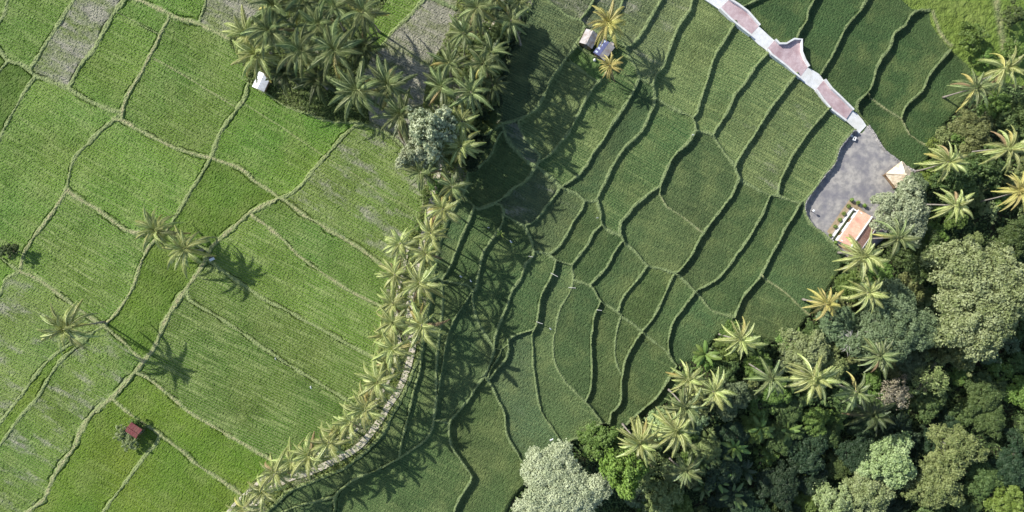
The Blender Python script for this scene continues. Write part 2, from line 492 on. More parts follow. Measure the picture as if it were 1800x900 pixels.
 ('n',.4,[(1107,738),(1160,715),(1200,670),(1189,642),(1225,630),(1260,590),(1290,568),(1330,590),(1370,602),(1400,580),(1420,553),(1445,520),(1475,475),(1480,447)]),
 ('n',.2,[(1290,556),(1290,569)]),
 ('n',.3,[(1480,447),(1500,452),(1545,425),(1570,385),(1600,335),(1601,302)]),
 ('n',.4,[(1601,302),(1627,283),(1637,259),(1645,235),(1673,203),(1690,180),(1705,150),(1707,123),(1683,97),(1670,88),(1650,63),(1637,40),(1632,19),(1603,17),(1583,0)]),
 ('n',.4,[(1706,130),(1740,142),(1799,152)]),
 # the paved way and the fields beyond it
 ('n',.3,[(1233,0),(1262,20),(1283,38),(1300,53),(1320,69),(1345,91),(1352,99),(1378,117),(1405,140),(1432,162),(1445,180),(1460,196),(1485,215),(1500,231)]),
 ('n',.3,[(1283,0),(1313,20),(1336,45),(1360,68),(1368,75),(1380,75),(1394,67),(1409,68),(1410,92),(1416,107),(1423,117),(1445,133),(1455,147),(1479,170),(1500,190),(1507,196)]),
 ('g',.35,[(1507,196),(1523,217),(1548,260),(1578,288),(1601,302)]),
 ('n',.2,[(1500,231),(1512,236),(1524,219)]),
 ('g',.35,[(1329,0),(1318,5),(1304,12)]),
 ('g',.4,[(1429,0),(1418,20),(1416,38),(1404,56),(1400,68)]),
 ('g',.4,[(1522,0),(1510,20),(1499,33),(1489,44),(1478,64),(1469,87),(1456,109),(1443,131)]),
 ('g',.45,[(1632,19),(1613,20),(1597,30),(1590,47),(1570,60),(1562,87),(1547,103),(1537,127),(1527,160),(1507,180),(1505,195)]),
 ('g',.4,[(1670,88),(1647,113),(1627,137),(1617,160),(1590,190),(1582,211)]),
 ('t',.35,[(1525,166),(1550,187),(1582,211),(1597,237),(1623,257),(1637,259)]),
]

# zones: seed point -> kind and look
LEFT = (.098, .150, .022)
RIGHT = (.060, .092, .030)
TOPR = (.050, .080, .026)
ZONES = [
 # kind, (x, y), tint, mud, rowk
 ('field', (60,60), (0.090,0.167,0.022), 0, .5), ('field', (5,10), (0.090,0.167,0.022), 0, .4), ('field', (10,160), (0.077,0.135,0.013), 0, .1), ('field', (4,105), (0.077,0.135,0.013), 0, .1),
 ('field', (130,70), (0.108,0.153,0.036), .72, .6), ('field', (190,110), (0.095,0.167,0.025), .0, .5), ('field', (245,35), (0.086,0.162,0.023), .05, .4),
 ('field', (60,230), (0.095,0.158,0.029), .12, .7), ('field', (320,190), (0.095,0.167,0.027), .08, .6), ('field', (310,15), (0.090,0.162,0.025), 0, .4),
 ('field', (390,20), (0.108,0.135,0.045), .72, .8), ('field', (230,310), (0.099,0.171,0.029), .1, .6), ('field', (410,350), (0.095,0.171,0.029), .05, .5),
 ('field', (480,250), (0.095,0.176,0.025), .05, .4), ('field', (690,20), (0.085,0.140,0.018), .1, .6), ('field', (700,110), (0.117,0.126,0.063), .9, .9), ('field', (780,5), (0.117,0.126,0.063), .75, .8),
 ('field', (630,300), (0.104,0.153,0.041), .46, .7), ('field', (50,330), (0.095,0.162,0.029), .08, .6), ('field', (150,450), (0.095,0.167,0.029), .02, 1.0),
 ('field', (260,540), (0.088,0.144,0.013), 0, .2), ('field', (330,415), (0.090,0.151,0.018), 0, .2), ('field', (440,450), (0.108,0.180,0.031), .12, .8), ('field', (580,430), (0.090,0.162,0.031), .04, .6),
 ('field', (480,580), (.078,.128,.024), 0, 1.0), ('field', (400,680), (.070,.125,.020), 0, 1.0), ('field', (60,560), (0.117,0.153,0.054), .66, .7),
 ('field', (10,470), (0.099,0.180,0.027), 0, .3), ('field', (5,490), (0.099,0.180,0.027), 0, .3), ('field', (40,640), (0.108,0.162,0.045), .40, .7), ('field', (90,645), (0.117,0.180,0.022), 0, .2),
 ('field', (110,720), (0.108,0.171,0.036), .46, .6), ('field', (210,630), (0.108,0.171,0.036), .42, .6), ('field', (340,790), (0.095,0.149,0.013), 0, .2), ('field', (180,790), (0.099,0.153,0.014), 0, .2), ('field', (300,840), (0.097,0.151,0.014), 0, .2),
 ('ridge', (700,600), (0.135,0.144,0.063), .55, 0), ('grove', (560,120), (0.054,0.068,0.027), .3, 0),
 ('field', (920,100), (.055,.075,.033), .1, .5), ('field', (1000,170), (0.079,0.102,0.037), .12, .8), ('field', (900,240), (0.074,0.093,0.056), .45, .6),  # first tint darkened to deepen the shade beside the upper palm row
 ('field', (1040,200), (0.067,0.107,0.033), .05, .8), ('field', (1130,110), (0.102,0.112,0.056), .45, .8), ('field', (1170,60), (0.098,0.116,0.054), .35, 1.0), ('field', (1080,30), (0.102,0.112,0.056), .40, .8),
 ('field', (1125,35), (0.093,0.107,0.051), .32, .9), ('field', (1060,30), (0.093,0.102,0.056), .4, .5), ('field', (1000,12), (0.065,0.074,0.042), .5, .5), ('field', (1215,120), (0.088,0.121,0.042), .14, 1.0), ('field', (1290,110), (0.079,0.116,0.039), .1, 1.0),
 ('field', (1320,180), (0.084,0.116,0.042), .15, 1.0), ('field', (1380,200), (0.088,0.112,0.042), .22, 1.0), ('field', (1430,270), (0.079,0.112,0.040), .16, .9),
 ('field', (920,345), (0.065,0.084,0.042), .3, .3), ('field', (960,370), (0.074,0.098,0.039), .15, .3), ('field', (1090,320), (0.054,0.093,0.028), .02, .5),
 ('field', (1030,115), (0.093,0.144,0.042), 0, 0),
 ('field', (1010,700), (0.079,0.112,0.042), .1, .3), ('field', (940,770), (0.074,0.107,0.047), .1, .3),
 ('field', (1360,40), TOPR, 0, .1), ('field', (1450,40), TOPR, 0, .1), ('field', (1540,80), TOPR, 0, .1), ('field', (1580,140), TOPR, 0, .1), ('field', (1650,160), TOPR, 0, .1), ('field', (1560,240), TOPR, 0, .1),
 ('field', (1310,6), TOPR, 0, .1),
 ('yard', (1480,340), None, 0, 0), ('road', (1375,95), None, 0, 0), ('road', (1505,215), None, 0, 0),
 ('grass', (1750,60), (0.149,0.195,0.037), .14, 0), ('forest', (1600,700), None, 0, 0),
]

DX = .15
X0, X1, Y0, Y1 = -103.0, 128.0, -66.0, 60.0
NX, NY = int((X1 - X0) / DX) + 1, int((Y1 - Y0) / DX) + 1
gx = X0 + np.arange(NX) * DX
gy = Y0 + np.arange(NY) * DX
GX, GY = np.meshgrid(gx, gy)
# smooth relief at the grid points (pixel <-> metre depends on height: two rounds)
_st = 6
cx, cy = GX[::_st, ::_st], GY[::_st, ::_st]
cz = np.zeros_like(cx)
for _ in range(3):
    k = (H - cz) / H
    cz = zs(900 + cx * 10 / k, 450 - cy * 10 / k)


def upsample(a):
    iy = np.minimum(np.arange(NY) / _st, a.shape[0] - 1.001)
    ix = np.minimum(np.arange(NX) / _st, a.shape[1] - 1.001)
    y0, x0 = iy.astype(int), ix.astype(int)
    fy, fx = (iy - y0)[:, None], (ix - x0)[None]
    r0, r1 = a[y0], a[y0 + 1]
    t0 = r0[:, x0] * (1 - fx) + r0[:, x0 + 1] * fx
    t1 = r1[:, x0] * (1 - fx) + r1[:, x0 + 1] * fx
    return t0 * (1 - fy) + t1 * fy


ZS = upsample(cz)


def fnoise(seed, wl, octaves=1, gain=.55):
    """Band limited noise on the grid, wavelength wl metres, about -1..1."""
    r = np.random.default_rng(seed)
    fy = np.fft.fftfreq(NY, DX)[:, None]
    fx = np.fft.rfftfreq(NX, DX)[None]
    f = np.sqrt(fx * fx + fy * fy)
    out = np.zeros((NY, NX))
    sp = np.fft.rfft2(r.standard_normal((NY, NX)))
    a = 1.0
    for o in range(octaves):
        f0 = 2 ** o / wl
        o_ = np.fft.irfft2(sp * np.exp(-((f - f0) / (.5 * f0)) ** 2), (NY, NX))
        out += a * o_ / o_.std()
        a *= gain
    return out / out.std() / 2


def catmull(P, step):
    P = np.asarray(P, float)
    Q = np.concatenate([[2 * P[0] - P[1]], P, [2 * P[-1] - P[-2]]])
    out = []
    for i in range(len(P) - 1):
        p0, p1, p2, p3 = Q[i:i + 4]
        n = max(1, int(np.linalg.norm(p2 - p1) / step))
        for t in np.arange(n) / n:
            out.append(.5 * (2 * p1 + (p2 - p0) * t + (2 * p0 - 5 * p1 + 4 * p2 - p3) * t * t + (3 * p1 - p0 - 3 * p2 + p3) * t ** 3))
    out.append(P[-1])
    return np.array(out)


def to_world(P):
    z = zs(P[:, 0], P[:, 1])
    k = (H - z) / H
    return np.stack([(P[:, 0] - 900) * .1 * k, (450 - P[:, 1]) * .1 * k], -1)


TRACK = [(410, 925), (433, 898), (453, 880), (480, 857), (510, 840), (543, 830), (573, 817), (600, 803), (627, 787), (647, 767), (667, 740), (683, 713), (700, 687),
         (713, 657), (722, 627), (726, 603), (722, 575), (719, 547), (724, 510), (733, 475), (742, 430), (752, 387), (760, 350), (767, 315), (776, 270), (788, 230), (800, 190), (815, 150), (835, 105), (855, 70), (875, 35), (890, 0), (902, -25)]
lines = []
for sty, w, pts in LN:
    xm = np.mean([q[0] for q in pts])
    w *= .52 if xm > 800 else .60 if sty == 't' else .58
    P = [np.array(p, float) for p in pts]
    for e, nb in ((0, 1), (-1, -2)):          # lines leaving the picture run on beyond it
        p, q = P[e], P[nb]
        if p[0] <= 1 or p[0] >= 1798 or p[1] <= 1 or p[1] >= 897:
            d = (p - q) / np.linalg.norm(p - q)
            ext = [p + d * 120, p + d * 320]
            P = ext[::-1] + P if e == 0 else P + ext
    S = catmull(P, 8)
    W = to_world(S)
    if sty != 'n':
        L = len(W)
        j = np.convolve(rng.standard_normal(L + 4), np.ones(3) / 3, 'same')[2:-2]
        j2 = np.convolve(rng.standard_normal(L + 4), np.ones(3) / 3, 'same')[2:-2]
        j[[0, -1]] = 0
        j2[[0, -1]] = 0
        W = W + np.stack([j, j2], -1) * (.06 if xm < 800 else .12)
    lines.append([sty, w, W])


def nearest_on(W, p):
    a, b_ = W[:-1], W[1:]
    d = b_ - a
    t = np.clip(((p - a) * d).sum(1) / np.maximum((d * d).sum(1), 1e-9), 0, 1)
    q = a + d * t[:, None]
    dd = np.hypot(*(q - p).T)
    i = dd.argmin()
    return q[i], dd[i]


for i, (sty, w, W) in enumerate(lines):       # close the gaps at the ends
    if sty == 'f':
        continue
    for e in (0, -1):
        best = (9, None)
        for j, (s2, w2, W2) in enumerate(lines):
            if j == i or s2 == 'f':
                continue
            q, d = nearest_on(W2, W[e])
            if d < best[0]:
                best = (d, q)
        if best[1] is not None and .001 < best[0] < 1.7:
            W = np.vstack([best[1], W]) if e == 0 else np.vstack([W, best[1]])
    lines[i][2] = W

DIST = np.full((NY, NX), 9.0)                 # distance to the nearest bank line / its half width
DRAW = np.full((NY, NX), 9.0)
TAN = np.zeros((NY, NX))
FAINT = np.zeros((NY, NX))
BW = np.full((NY, NX), .4)
BARE = np.zeros((NY, NX), bool)


def seg_window(p, q, rad):
    x0 = max(int((min(p[0], q[0]) - rad - X0) / DX), 0)
    x1 = min(int((max(p[0], q[0]) + rad - X0) / DX) + 2, NX)
    y0 = max(int((min(p[1], q[1]) - rad - Y0) / DX), 0)
    y1 = min(int((max(p[1], q[1]) + rad - Y0) / DX) + 2, NY)
    if x0 >= x1 or y0 >= y1:
        return None
    sx, sy = GX[y0:y1, x0:x1], GY[y0:y1, x0:x1]
    d = q - p
    t = np.clip(((sx - p[0]) * d[0] + (sy - p[1]) * d[1]) / max(d @ d, 1e-9), 0, 1)
    return slice(y0, y1), slice(x0, x1), np.hypot(sx - p[0] - d[0] * t, sy - p[1] - d[1] * t)


for sty, w, W in lines:
    for a in range(len(W) - 1):
        r = seg_window(W[a], W[a + 1], 2.0)
        if r is None:
            continue
        sy, sx, d = r
        if sty == 'f':
            FAINT[sy, sx] = np.maximum(FAINT[sy, sx], np.clip(1.3 - d / w, 0, 1))
            continue
        DRAW[sy, sx] = np.minimum(DRAW[sy, sx], d)
        if sty == 'n':
            continue
        better = d / w < DIST[sy, sx]
        DIST[sy, sx] = np.where(better, d / w, DIST[sy, sx])
        TAN[sy, sx] = np.where(better, 1.0 if sty == 't' else 0.0, TAN[sy, sx])
        BW[sy, sx] = np.where(better, w, BW[sy, sx])

# connected cells between the lines (run based labelling)
free = DRAW > .17
parent = []


def find(a):
    while parent[a] != a:
        parent[a] = parent[parent[a]]
        a = parent[a]
    return a


LAB = np.full((NY, NX), -1, np.int32)
prev = []
for y in range(NY):
    row = free[y].astype(np.int8)
    d = np.diff(np.concatenate([[0], row, [0]]))
    cur = []
    pi = 0
    for s, e in zip(np.where(d == 1)[0], np.where(d == -1)[0]):
        lab = None
        while pi < len(prev) and prev[pi][1] <= s:
            pi += 1
        k = pi
        while k < len(prev) and prev[k][0] < e:
            r = find(prev[k][2])
            if lab is None:
                lab = r
            elif r != lab:
                parent[max(r, lab)] = min(r, lab)
                lab = min(r, lab)
            k += 1
        if lab is None:
            lab = len(parent)
            parent.append(lab)
        cur.append((s, e, lab))
        LAB[y, s:e] = lab
    prev = cur
roots = np.array([find(i) for i in range(len(parent))])
ok = LAB >= 0
LAB[ok] = roots[LAB[ok]]
cnt = np.bincount(LAB[ok], minlength=len(parent))
small = cnt < 120
LAB[ok & small[np.maximum(LAB, 0)]] = -1
for _ in range(12):                           # lines go to the nearest cell
    miss = LAB < 0
    if not miss.any():
        break
    for ax, sh in ((0, 1), (0, -1), (1, 1), (1, -1)):
        nb = np.roll(LAB, sh, ax)
        LAB = np.where((LAB < 0) & (nb >= 0), nb, LAB)
uniq, inv = np.unique(LAB, return_inverse=True)
LAB = inv.reshape(NY, NX)
NC = len(uniq)


def grid_ij(px, py):
    x, y, _ = world(px, py)
    return min(max(int((y - Y0) / DX), 0), NY - 1), min(max(int((x - X0) / DX), 0), NX - 1)


cell_kind = ['field'] * NC
cell_tint = [None] * NC
cell_mud = np.zeros(NC)
cell_rowk = np.full(NC, .5)
TRK_W = to_world(np.array(TRACK, float))[::-1]
TRK_W = TRK_W[np.argsort(TRK_W[:, 1])]
area = np.bincount(LAB.ravel(), minlength=NC) * DX * DX
mx = np.bincount(LAB.ravel(), GX.ravel(), NC) / (area / DX / DX)
my = np.bincount(LAB.ravel(), GY.ravel(), NC) / (area / DX / DX)
mz = np.bincount(LAB.ravel(), ZS.ravel(), NC) / (area / DX / DX)
for c in range(NC):
    left = mx[c] < np.interp(my[c], TRK_W[:, 1], TRK_W[:, 0])
    t = np.array(LEFT if left else RIGHT)
    cell_tint[c] = tuple(t * rng.uniform(.9, 1.1) * np.array([rng.uniform(.94, 1.08), 1, rng.uniform(.9, 1.15)]))
    cell_mud[c] = 0 if left else rng.uniform(0, .08)
    cell_rowk[c] = .4 if left else rng.uniform(.1, .3)
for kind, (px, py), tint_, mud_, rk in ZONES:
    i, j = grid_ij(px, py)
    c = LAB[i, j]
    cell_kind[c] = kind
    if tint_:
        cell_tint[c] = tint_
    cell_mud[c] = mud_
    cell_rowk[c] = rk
r5 = np.random.default_rng(55)
for c in range(NC):
    lf_ = mx[c] < np.interp(my[c], TRK_W[:, 1], TRK_W[:, 0])
    cell_tint[c] = tuple(np.array(cell_tint[c]) * (np.array((.73, .85, .40)) * r5.uniform(.88, 1.10) if lf_ else np.array((.70, .84, .74))))
KIND = np.array(cell_kind)[LAB]
flat = np.isin(KIND, ('field', 'yard'))
CELLZ = np.where(flat, mz[LAB], ZS)
_i, _j = grid_ij(1430, 275)
YARDZ = mz[LAB[_i, _j]] - .95
CELLZ[KIND == 'yard'] = YARDZ


def maxf(a, r):
    o = a.copy()
    for ax in (0, 1):
        s = o.copy()
        for k in range(1, r + 1):
            s = np.maximum(s, np.maximum(np.roll(o, k, ax), np.roll(o, -k, ax)))
        o = s
    return o


def blur(a, r):
    for ax in (0, 1):
        s = a.copy()
        for k in range(1, r + 1):
            s = s + np.roll(a, k, ax) + np.roll(a, -k, ax)
        a = s / (2 * r + 1)
    return a


DIST = DIST / np.clip(1 + .42 * fnoise(31, 5, 2) + .2 * fnoise(32, 1.2), .55, 1.6)
CREST = blur(maxf(CELLZ, 4), 2) + np.where(GX > -12, .19, .11)
prof = np.clip(1.55 - DIST, 0, 1)
prof = prof * prof * (3 - 2 * prof)
# soften the foot of unbanked steps
BASE = CELLZ * (1 - prof) + CREST * prof
smooth_zone = ~flat
soft = blur(BASE, 4)
nmask = np.clip(1 - DRAW / 1.2, 0, 1) * (DIST > 1.4)
BASE = BASE * (1 - nmask) + soft * nmask
BANK = np.clip((1.45 - DIST + .35 * fnoise(33, .6)) * 1.9, 0, 1)
crop = .028 * fnoise(11, .6) + .025 * fnoise(12, 1.3, 2) + .030 * rng.standard_normal((NY, NX))
ang = np.full(NC, -27.0) + rng.uniform(-4, 4, NC)
ROW = GX * np.cos(np.radians(ang + 90))[LAB] + GY * np.sin(np.radians(ang + 90))[LAB]
grassn = .04 * fnoise(13, .7, 2) + .03 * rng.standard_normal((NY, NX))
isf = (KIND == 'field')
ROWN = np.sin(ROW * 2 * np.pi / .44)
Z = BASE + isf * (1 - BANK) * (crop + .05 * ROWN * cell_rowk[LAB]) + BANK * grassn
Z += np.isin(KIND, ('ridge', 'grove', 'grass', 'forest')) * (1 - BANK) * (.12 * fnoise(14, 2.2, 3) + .04 * rng.standard_normal((NY, NX)))
Z += (KIND == 'yard') * (.01 * fnoise(15, 3))


# narrow wet ditch on one side of the plain's banks
ditch = np.exp(-((DIST - 1.55) / .22) ** 2) * np.clip((-12 - GX) / 10, 0, 1) * np.clip(fnoise(21, 9, 2) * 1.8 + .45, 0, 1) * (DRAW < 1.6)
Z -= .34 * ditch
_tw = to_world(catmull(np.array(TRACK, float), 8))
for a in range(len(_tw) - 1):
    r_ = seg_window(_tw[a], _tw[a + 1], 1.2)
    if r_ is not None:
        sy, sx, d_ = r_
        Z[sy, sx] = np.where(d_ < .8, BASE[sy, sx] - .02, Z[sy, sx])


def ground(x, y):
    i = min(max(int(round((y - Y0) / DX)), 0), NY - 1)
    j = min(max(int(round((x - X0) / DX)), 0), NX - 1)
    return float(BASE[i, j])


# bank colours: paler on the plain, greener on the terraces
lf = np.clip((-12 - GX) / 10, 0, 1)[..., None]
BCOL = np.array((.165, .20, .07)) * lf + np.array((.10, .135, .055)) * (1 - lf)
ALONG = GX * np.cos(np.radians(ang))[LAB] + GY * np.sin(np.radians(ang))[LAB]
BCOL = BCOL * (1 - .28 * np.clip((GX - 45) / 8, 0, 1) * (GY > 14))[..., None]
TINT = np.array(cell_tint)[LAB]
TANM = np.maximum(TAN * np.clip((.8 - DIST + .25 * fnoise(34, 2.5, 2)) * 2.2, 0, 1), FAINT)
BANKM = np.maximum(BANK, FAINT * .8)
MUD = cell_mud[LAB] + .0
ROWK = np.minimum(cell_rowk[LAB] * np.where(GX > -12, .95, 1.3), 1.2)
# the strip of green left standing along the upper left mud field
quad_k = LAB[:-1, :-1]
qbank = (BANK[:-1, :-1] > .5) & np.isin(quad_k, [c for c in range(NC) if cell_kind[c] in ('field', 'grass')])


def patch_mesh(name, mask, mat, attrs=True):
    ii, jj = np.where(mask)
    idx = np.arange(NY * NX).reshape(NY, NX)
    Q = np.stack([idx[ii, jj], idx[ii, jj + 1], idx[ii + 1, jj + 1], idx[ii + 1, jj]], -1)
    u, iv = np.unique(Q, return_inverse=True)
    Qm = iv.reshape(Q.shape)
    V = np.stack([GX.ravel()[u], GY.ravel()[u], Z.ravel()[u]], -1)
    me = np_mesh(name, V, Qm)
    if attrs:
        for nm, a in (('bank', BANKM), ('tan', TANM), ('mud', MUD), ('row', ROW), ('rowk', ROWK), ('along', ALONG)):
            fattr(me, nm, a.ravel()[u])
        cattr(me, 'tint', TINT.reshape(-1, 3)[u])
        cattr(me, 'bcol', BCOL.reshape(-1, 3)[u])
    me.materials.append(mat)
    o = link(bpy.data.objects.new(name, me))
    o['kind'] = 'structure'
    return o


for c in np.argsort(-area):
    mask = (quad_k == c) & ~qbank
    if not mask.any():
        continue
    k = cell_kind[c]
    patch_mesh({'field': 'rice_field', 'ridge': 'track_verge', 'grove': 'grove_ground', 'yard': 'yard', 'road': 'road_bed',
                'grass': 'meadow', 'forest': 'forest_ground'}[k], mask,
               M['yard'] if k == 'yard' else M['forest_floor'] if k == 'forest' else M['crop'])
patch_mesh('field_bank', qbank, M['crop'])

# wide ground beyond the surveyed land
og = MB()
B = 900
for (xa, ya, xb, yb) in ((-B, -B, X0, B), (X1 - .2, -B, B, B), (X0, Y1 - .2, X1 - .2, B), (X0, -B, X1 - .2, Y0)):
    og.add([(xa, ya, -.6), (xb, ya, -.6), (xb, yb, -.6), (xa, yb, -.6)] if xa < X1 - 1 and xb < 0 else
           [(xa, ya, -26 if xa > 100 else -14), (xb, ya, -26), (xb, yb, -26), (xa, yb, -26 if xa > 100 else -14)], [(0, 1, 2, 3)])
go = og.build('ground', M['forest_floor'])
tag(go, kind='structure')

# ------------------------------------------------------------------ foliage kits
M['frond_a'] = leaf_mat('palm_frond', (.09, .135, .038), (.40, .45, .20), .5, .42, .5, .2)
M['frond_b'] = leaf_mat('palm_frond_pale', (.22, .27, .06), (.70, .72, .33), .5, .42, .5, .22)
M['frond_y'] = leaf_mat('palm_frond_yellow', (.34, .31, .08), (.70, .62, .24), .3, .45, .4, .22)
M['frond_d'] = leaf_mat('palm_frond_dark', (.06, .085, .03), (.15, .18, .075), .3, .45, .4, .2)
M['frond_dead'] = leaf_mat('dead_frond', (.27, .20, .10), (.40, .31, .17), .3, .8, .1, .1)
M['nut'] = surf_mat('coconut_husk', (.20, .17, .04), (.30, .22, .07), 6)
LEAF = {
    'cream': ((.35, .39, .22), (.58, .61, .39)),
    'pale': ((.23, .30, .105), (.43, .50, .25)),
    'silver': ((.27, .33, .175), (.50, .55, .35)),
    'ash': ((.36, .42, .24), (.64, .68, .46)),
    'grey': ((.13, .19, .085), (.25, .32, .165)),
    'olive': ((.15, .19, .06), (.32, .36, .14)),
    'lime': ((.13, .20, .03), (.25, .34, .08)),
    'bright': ((.095, .165, .03), (.21, .30, .075)),
    'mid': ((.065, .11, .03), (.16, .22, .07)),
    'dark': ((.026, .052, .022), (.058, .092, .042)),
    'dry': ((.28, .235, .16), (.42, .37, .27)),
}
for k_, (a_, b_) in LEAF.items():
    M['leaf_' + k_] = leaf_mat('foliage_' + k_, a_, b_)


def frond_mesh(seed, L=5.0, rise=.9, droop=2.6, hang=.5, width=.95):
    """One pinnate frond along +X from the origin: rachis plus two rows of leaflets."""
    r = np.random.default_rng(seed)
    n = 30
    t = np.linspace(0, 1, n)
    x = L * (t - .10 * t ** 3)
    z = rise * 4 * t * (1 - t) * .5 + rise * t * .4 - droop * t ** 2.6
    y = .12 * L * r.uniform(-1, 1) * t ** 2
    V, F, T = [], [], []
    # rachis: flat tapering strip with a ridge
    for i in range(n):
        w = .085 * (1 - t[i]) + .018
        V += [(x[i], y[i] - w, z[i]), (x[i], y[i], z[i] + w * .8), (x[i], y[i] + w, z[i])]
        T += [.95] * 3
    for i in range(n - 1):
        a = 3 * i
        F += [(a, a + 3, a + 4, a + 1), (a + 1, a + 4, a + 5, a + 2)]
    for side in (-1, 1):
        for q in np.linspace(.10, .995, 46):
            i = min(int(q * (n - 1)), n - 2)
            f = q * (n - 1) - i
            p = np.array([x[i] + (x[i + 1] - x[i]) * f, y[i] + (y[i + 1] - y[i]) * f, z[i] + (z[i + 1] - z[i]) * f])
            tn = np.array([x[i + 1] - x[i], y[i + 1] - y[i], z[i + 1] - z[i]])
            tn /= np.linalg.norm(tn)
            ln = width * (math.sin(math.pi * min(q * .86 + .14, 1)) ** .6 * .95 + .12) * r.uniform(.8, 1.1)
            fw = .55 + .5 * q + r.uniform(-.1, .1)
            sd = np.array([-tn[1], tn[0], 0]) * side
            sd /= np.linalg.norm(sd) + 1e-9
            d1 = tn * math.sin(fw) + sd * math.cos(fw) + np.array([0, 0, .12 - hang * .4])
            d1 /= np.linalg.norm(d1)
            d2 = d1 + np.array([0, 0, -hang * r.uniform(.8, 2.2)])
            d2 /= np.linalg.norm(d2)
            m1 = p + d1 * ln * .5
            e1 = m1 + d2 * ln * .5
            wv = np.cross(d1, np.array([0, 0, 1.0]))
            wv /= np.linalg.norm(wv) + 1e-9
            wv = wv * .041 + np.array([0, 0, .02 * side])
            tone = r.uniform(.0, .62)
            b = len(V)
            V += [tuple(p - wv * .8), tuple(p + wv * .8), tuple(m1 + wv), tuple(m1 - wv), tuple(e1)]
            T += [tone] * 5
            F += [(b, b + 1, b + 2, b + 3), (b + 3, b + 2, b + 4, b + 4)]
    F = [f if len(set(f)) == 4 else f for f in F]
    me = bpy.data.meshes.new('frond')
    me.from_pydata(V, [], [f if f[2] != f[3] else f[:3] for f in F])
    fattr(me, 'tone', T)
    return me


FRONDS = {
    'up': [frond_mesh(s, 4.2, 1.6, .9, .35) for s in (1, 2)],
    'mid': [frond_mesh(s, 5.0, 1.1, 2.0, .55) for s in (3, 4, 5)],
    'low': [frond_mesh(s, 5.1, .6, 3.0, .8) for s in (6, 7, 8)],
}


def palm_trunk(h, lean, seed):
    r = np.random.default_rng(seed)
    pts, rad = [], []
    for i in range(15):
        t = i / 14
        c = t ** 1.7
        pts.append((-lean[0] * (1 - c), -lean[1] * (1 - c), h * t - .15 * (i == 0)))
        rad.append((.135 + .15 * math.exp(-t * 9) - .03 * t) * (1.05 if i % 2 else .97))
    mb = MB().tube(pts, rad, 9)
    return mb


NUT = MB().lathe((0, 0, 0), [(.02, -.15), (.11, -.08), (.125, .02), (.08, .12), (.02, .15)], 8).mesh('coconut', True)
NUT.materials.append(M['nut'])


def palm(cx, cy, rpx, h, label, group=None, look='a', n=22, lean=None, seed=0, ragged=.0, name='coconut_palm'):
    """(cx, cy) is where the heart of the crown shows on the map; h its height above the ground."""
    r = random.Random(seed * 17 + int(cx) * 3 + int(cy))
    zg = ground(*unproj(cx, cy, float(zs(cx, cy))))
    for _ in range(2):
        x, y = unproj(cx, cy, zg + h)
        lx, ly = lean if lean else (r.uniform(-1, 1) * .10 * h, r.uniform(-1, 1) * .10 * h)
        zg = ground(x - lx, y - ly)
    sc = rpx * .1 * (H - zg - h) / H / 4.45
    root = empty(name, (x - lx, y - ly, zg), 0)
    n += r.randint(-4, 3)
    tag(root, label, 'palm tree', group)
    me = palm_trunk(h, (lx, ly), seed).mesh('trunk', True)
    me.materials.append(M['palm_bark'])
    t = link(bpy.data.objects.new('trunk', me), root)
    t.location = (lx, ly, 0)
    mats = {'a': 'frond_a', 'b': 'frond_b', 'y': 'frond_y', 'd': 'frond_d'}
    base = M[mats[look]]
    ga = 2.39996
    a0 = r.uniform(0, 6.28)
    for i in range(n):
        u = i / (n - 1)
        kind = 'up' if u < .22 else 'mid' if u < .62 else 'low'
        f = r.choice(FRONDS[kind])
        o = bpy.data.objects.new('frond', f)
        az = a0 + i * ga + r.uniform(-.25, .25)
        pitch = R({'up': 48, 'mid': 22, 'low': -8}[kind] + r.uniform(-12, 12))
        o.rotation_euler = (r.uniform(-.35, .35), -pitch, az)
        s = sc * r.uniform(.82, 1.12) * (1 - ragged * r.random())
        o.scale = (s, s * r.uniform(.85, 1.1), s)
        o.location = (lx + .18 * math.cos(az), ly + .18 * math.sin(az), h - .25 * u)
        link(o, root)
        if not f.materials:
            f.materials.append(base)
        o.material_slots[0].link = 'OBJECT'
        o.material_slots[0].material = M['frond_dead'] if (u > .93 and r.random() < .3) else \
            M['frond_y'] if (u > .8 and r.random() < .3 and look != 'd') else base
    if look in 'ab':
        for q in range(4):
            an = r.uniform(0, 6.28)
            o = link(bpy.data.objects.new('coconut', NUT), root)
            o.location = (lx + .36 * math.cos(an), ly + .36 * math.sin(an), h - .55 - r.uniform(0, .25))
    return root


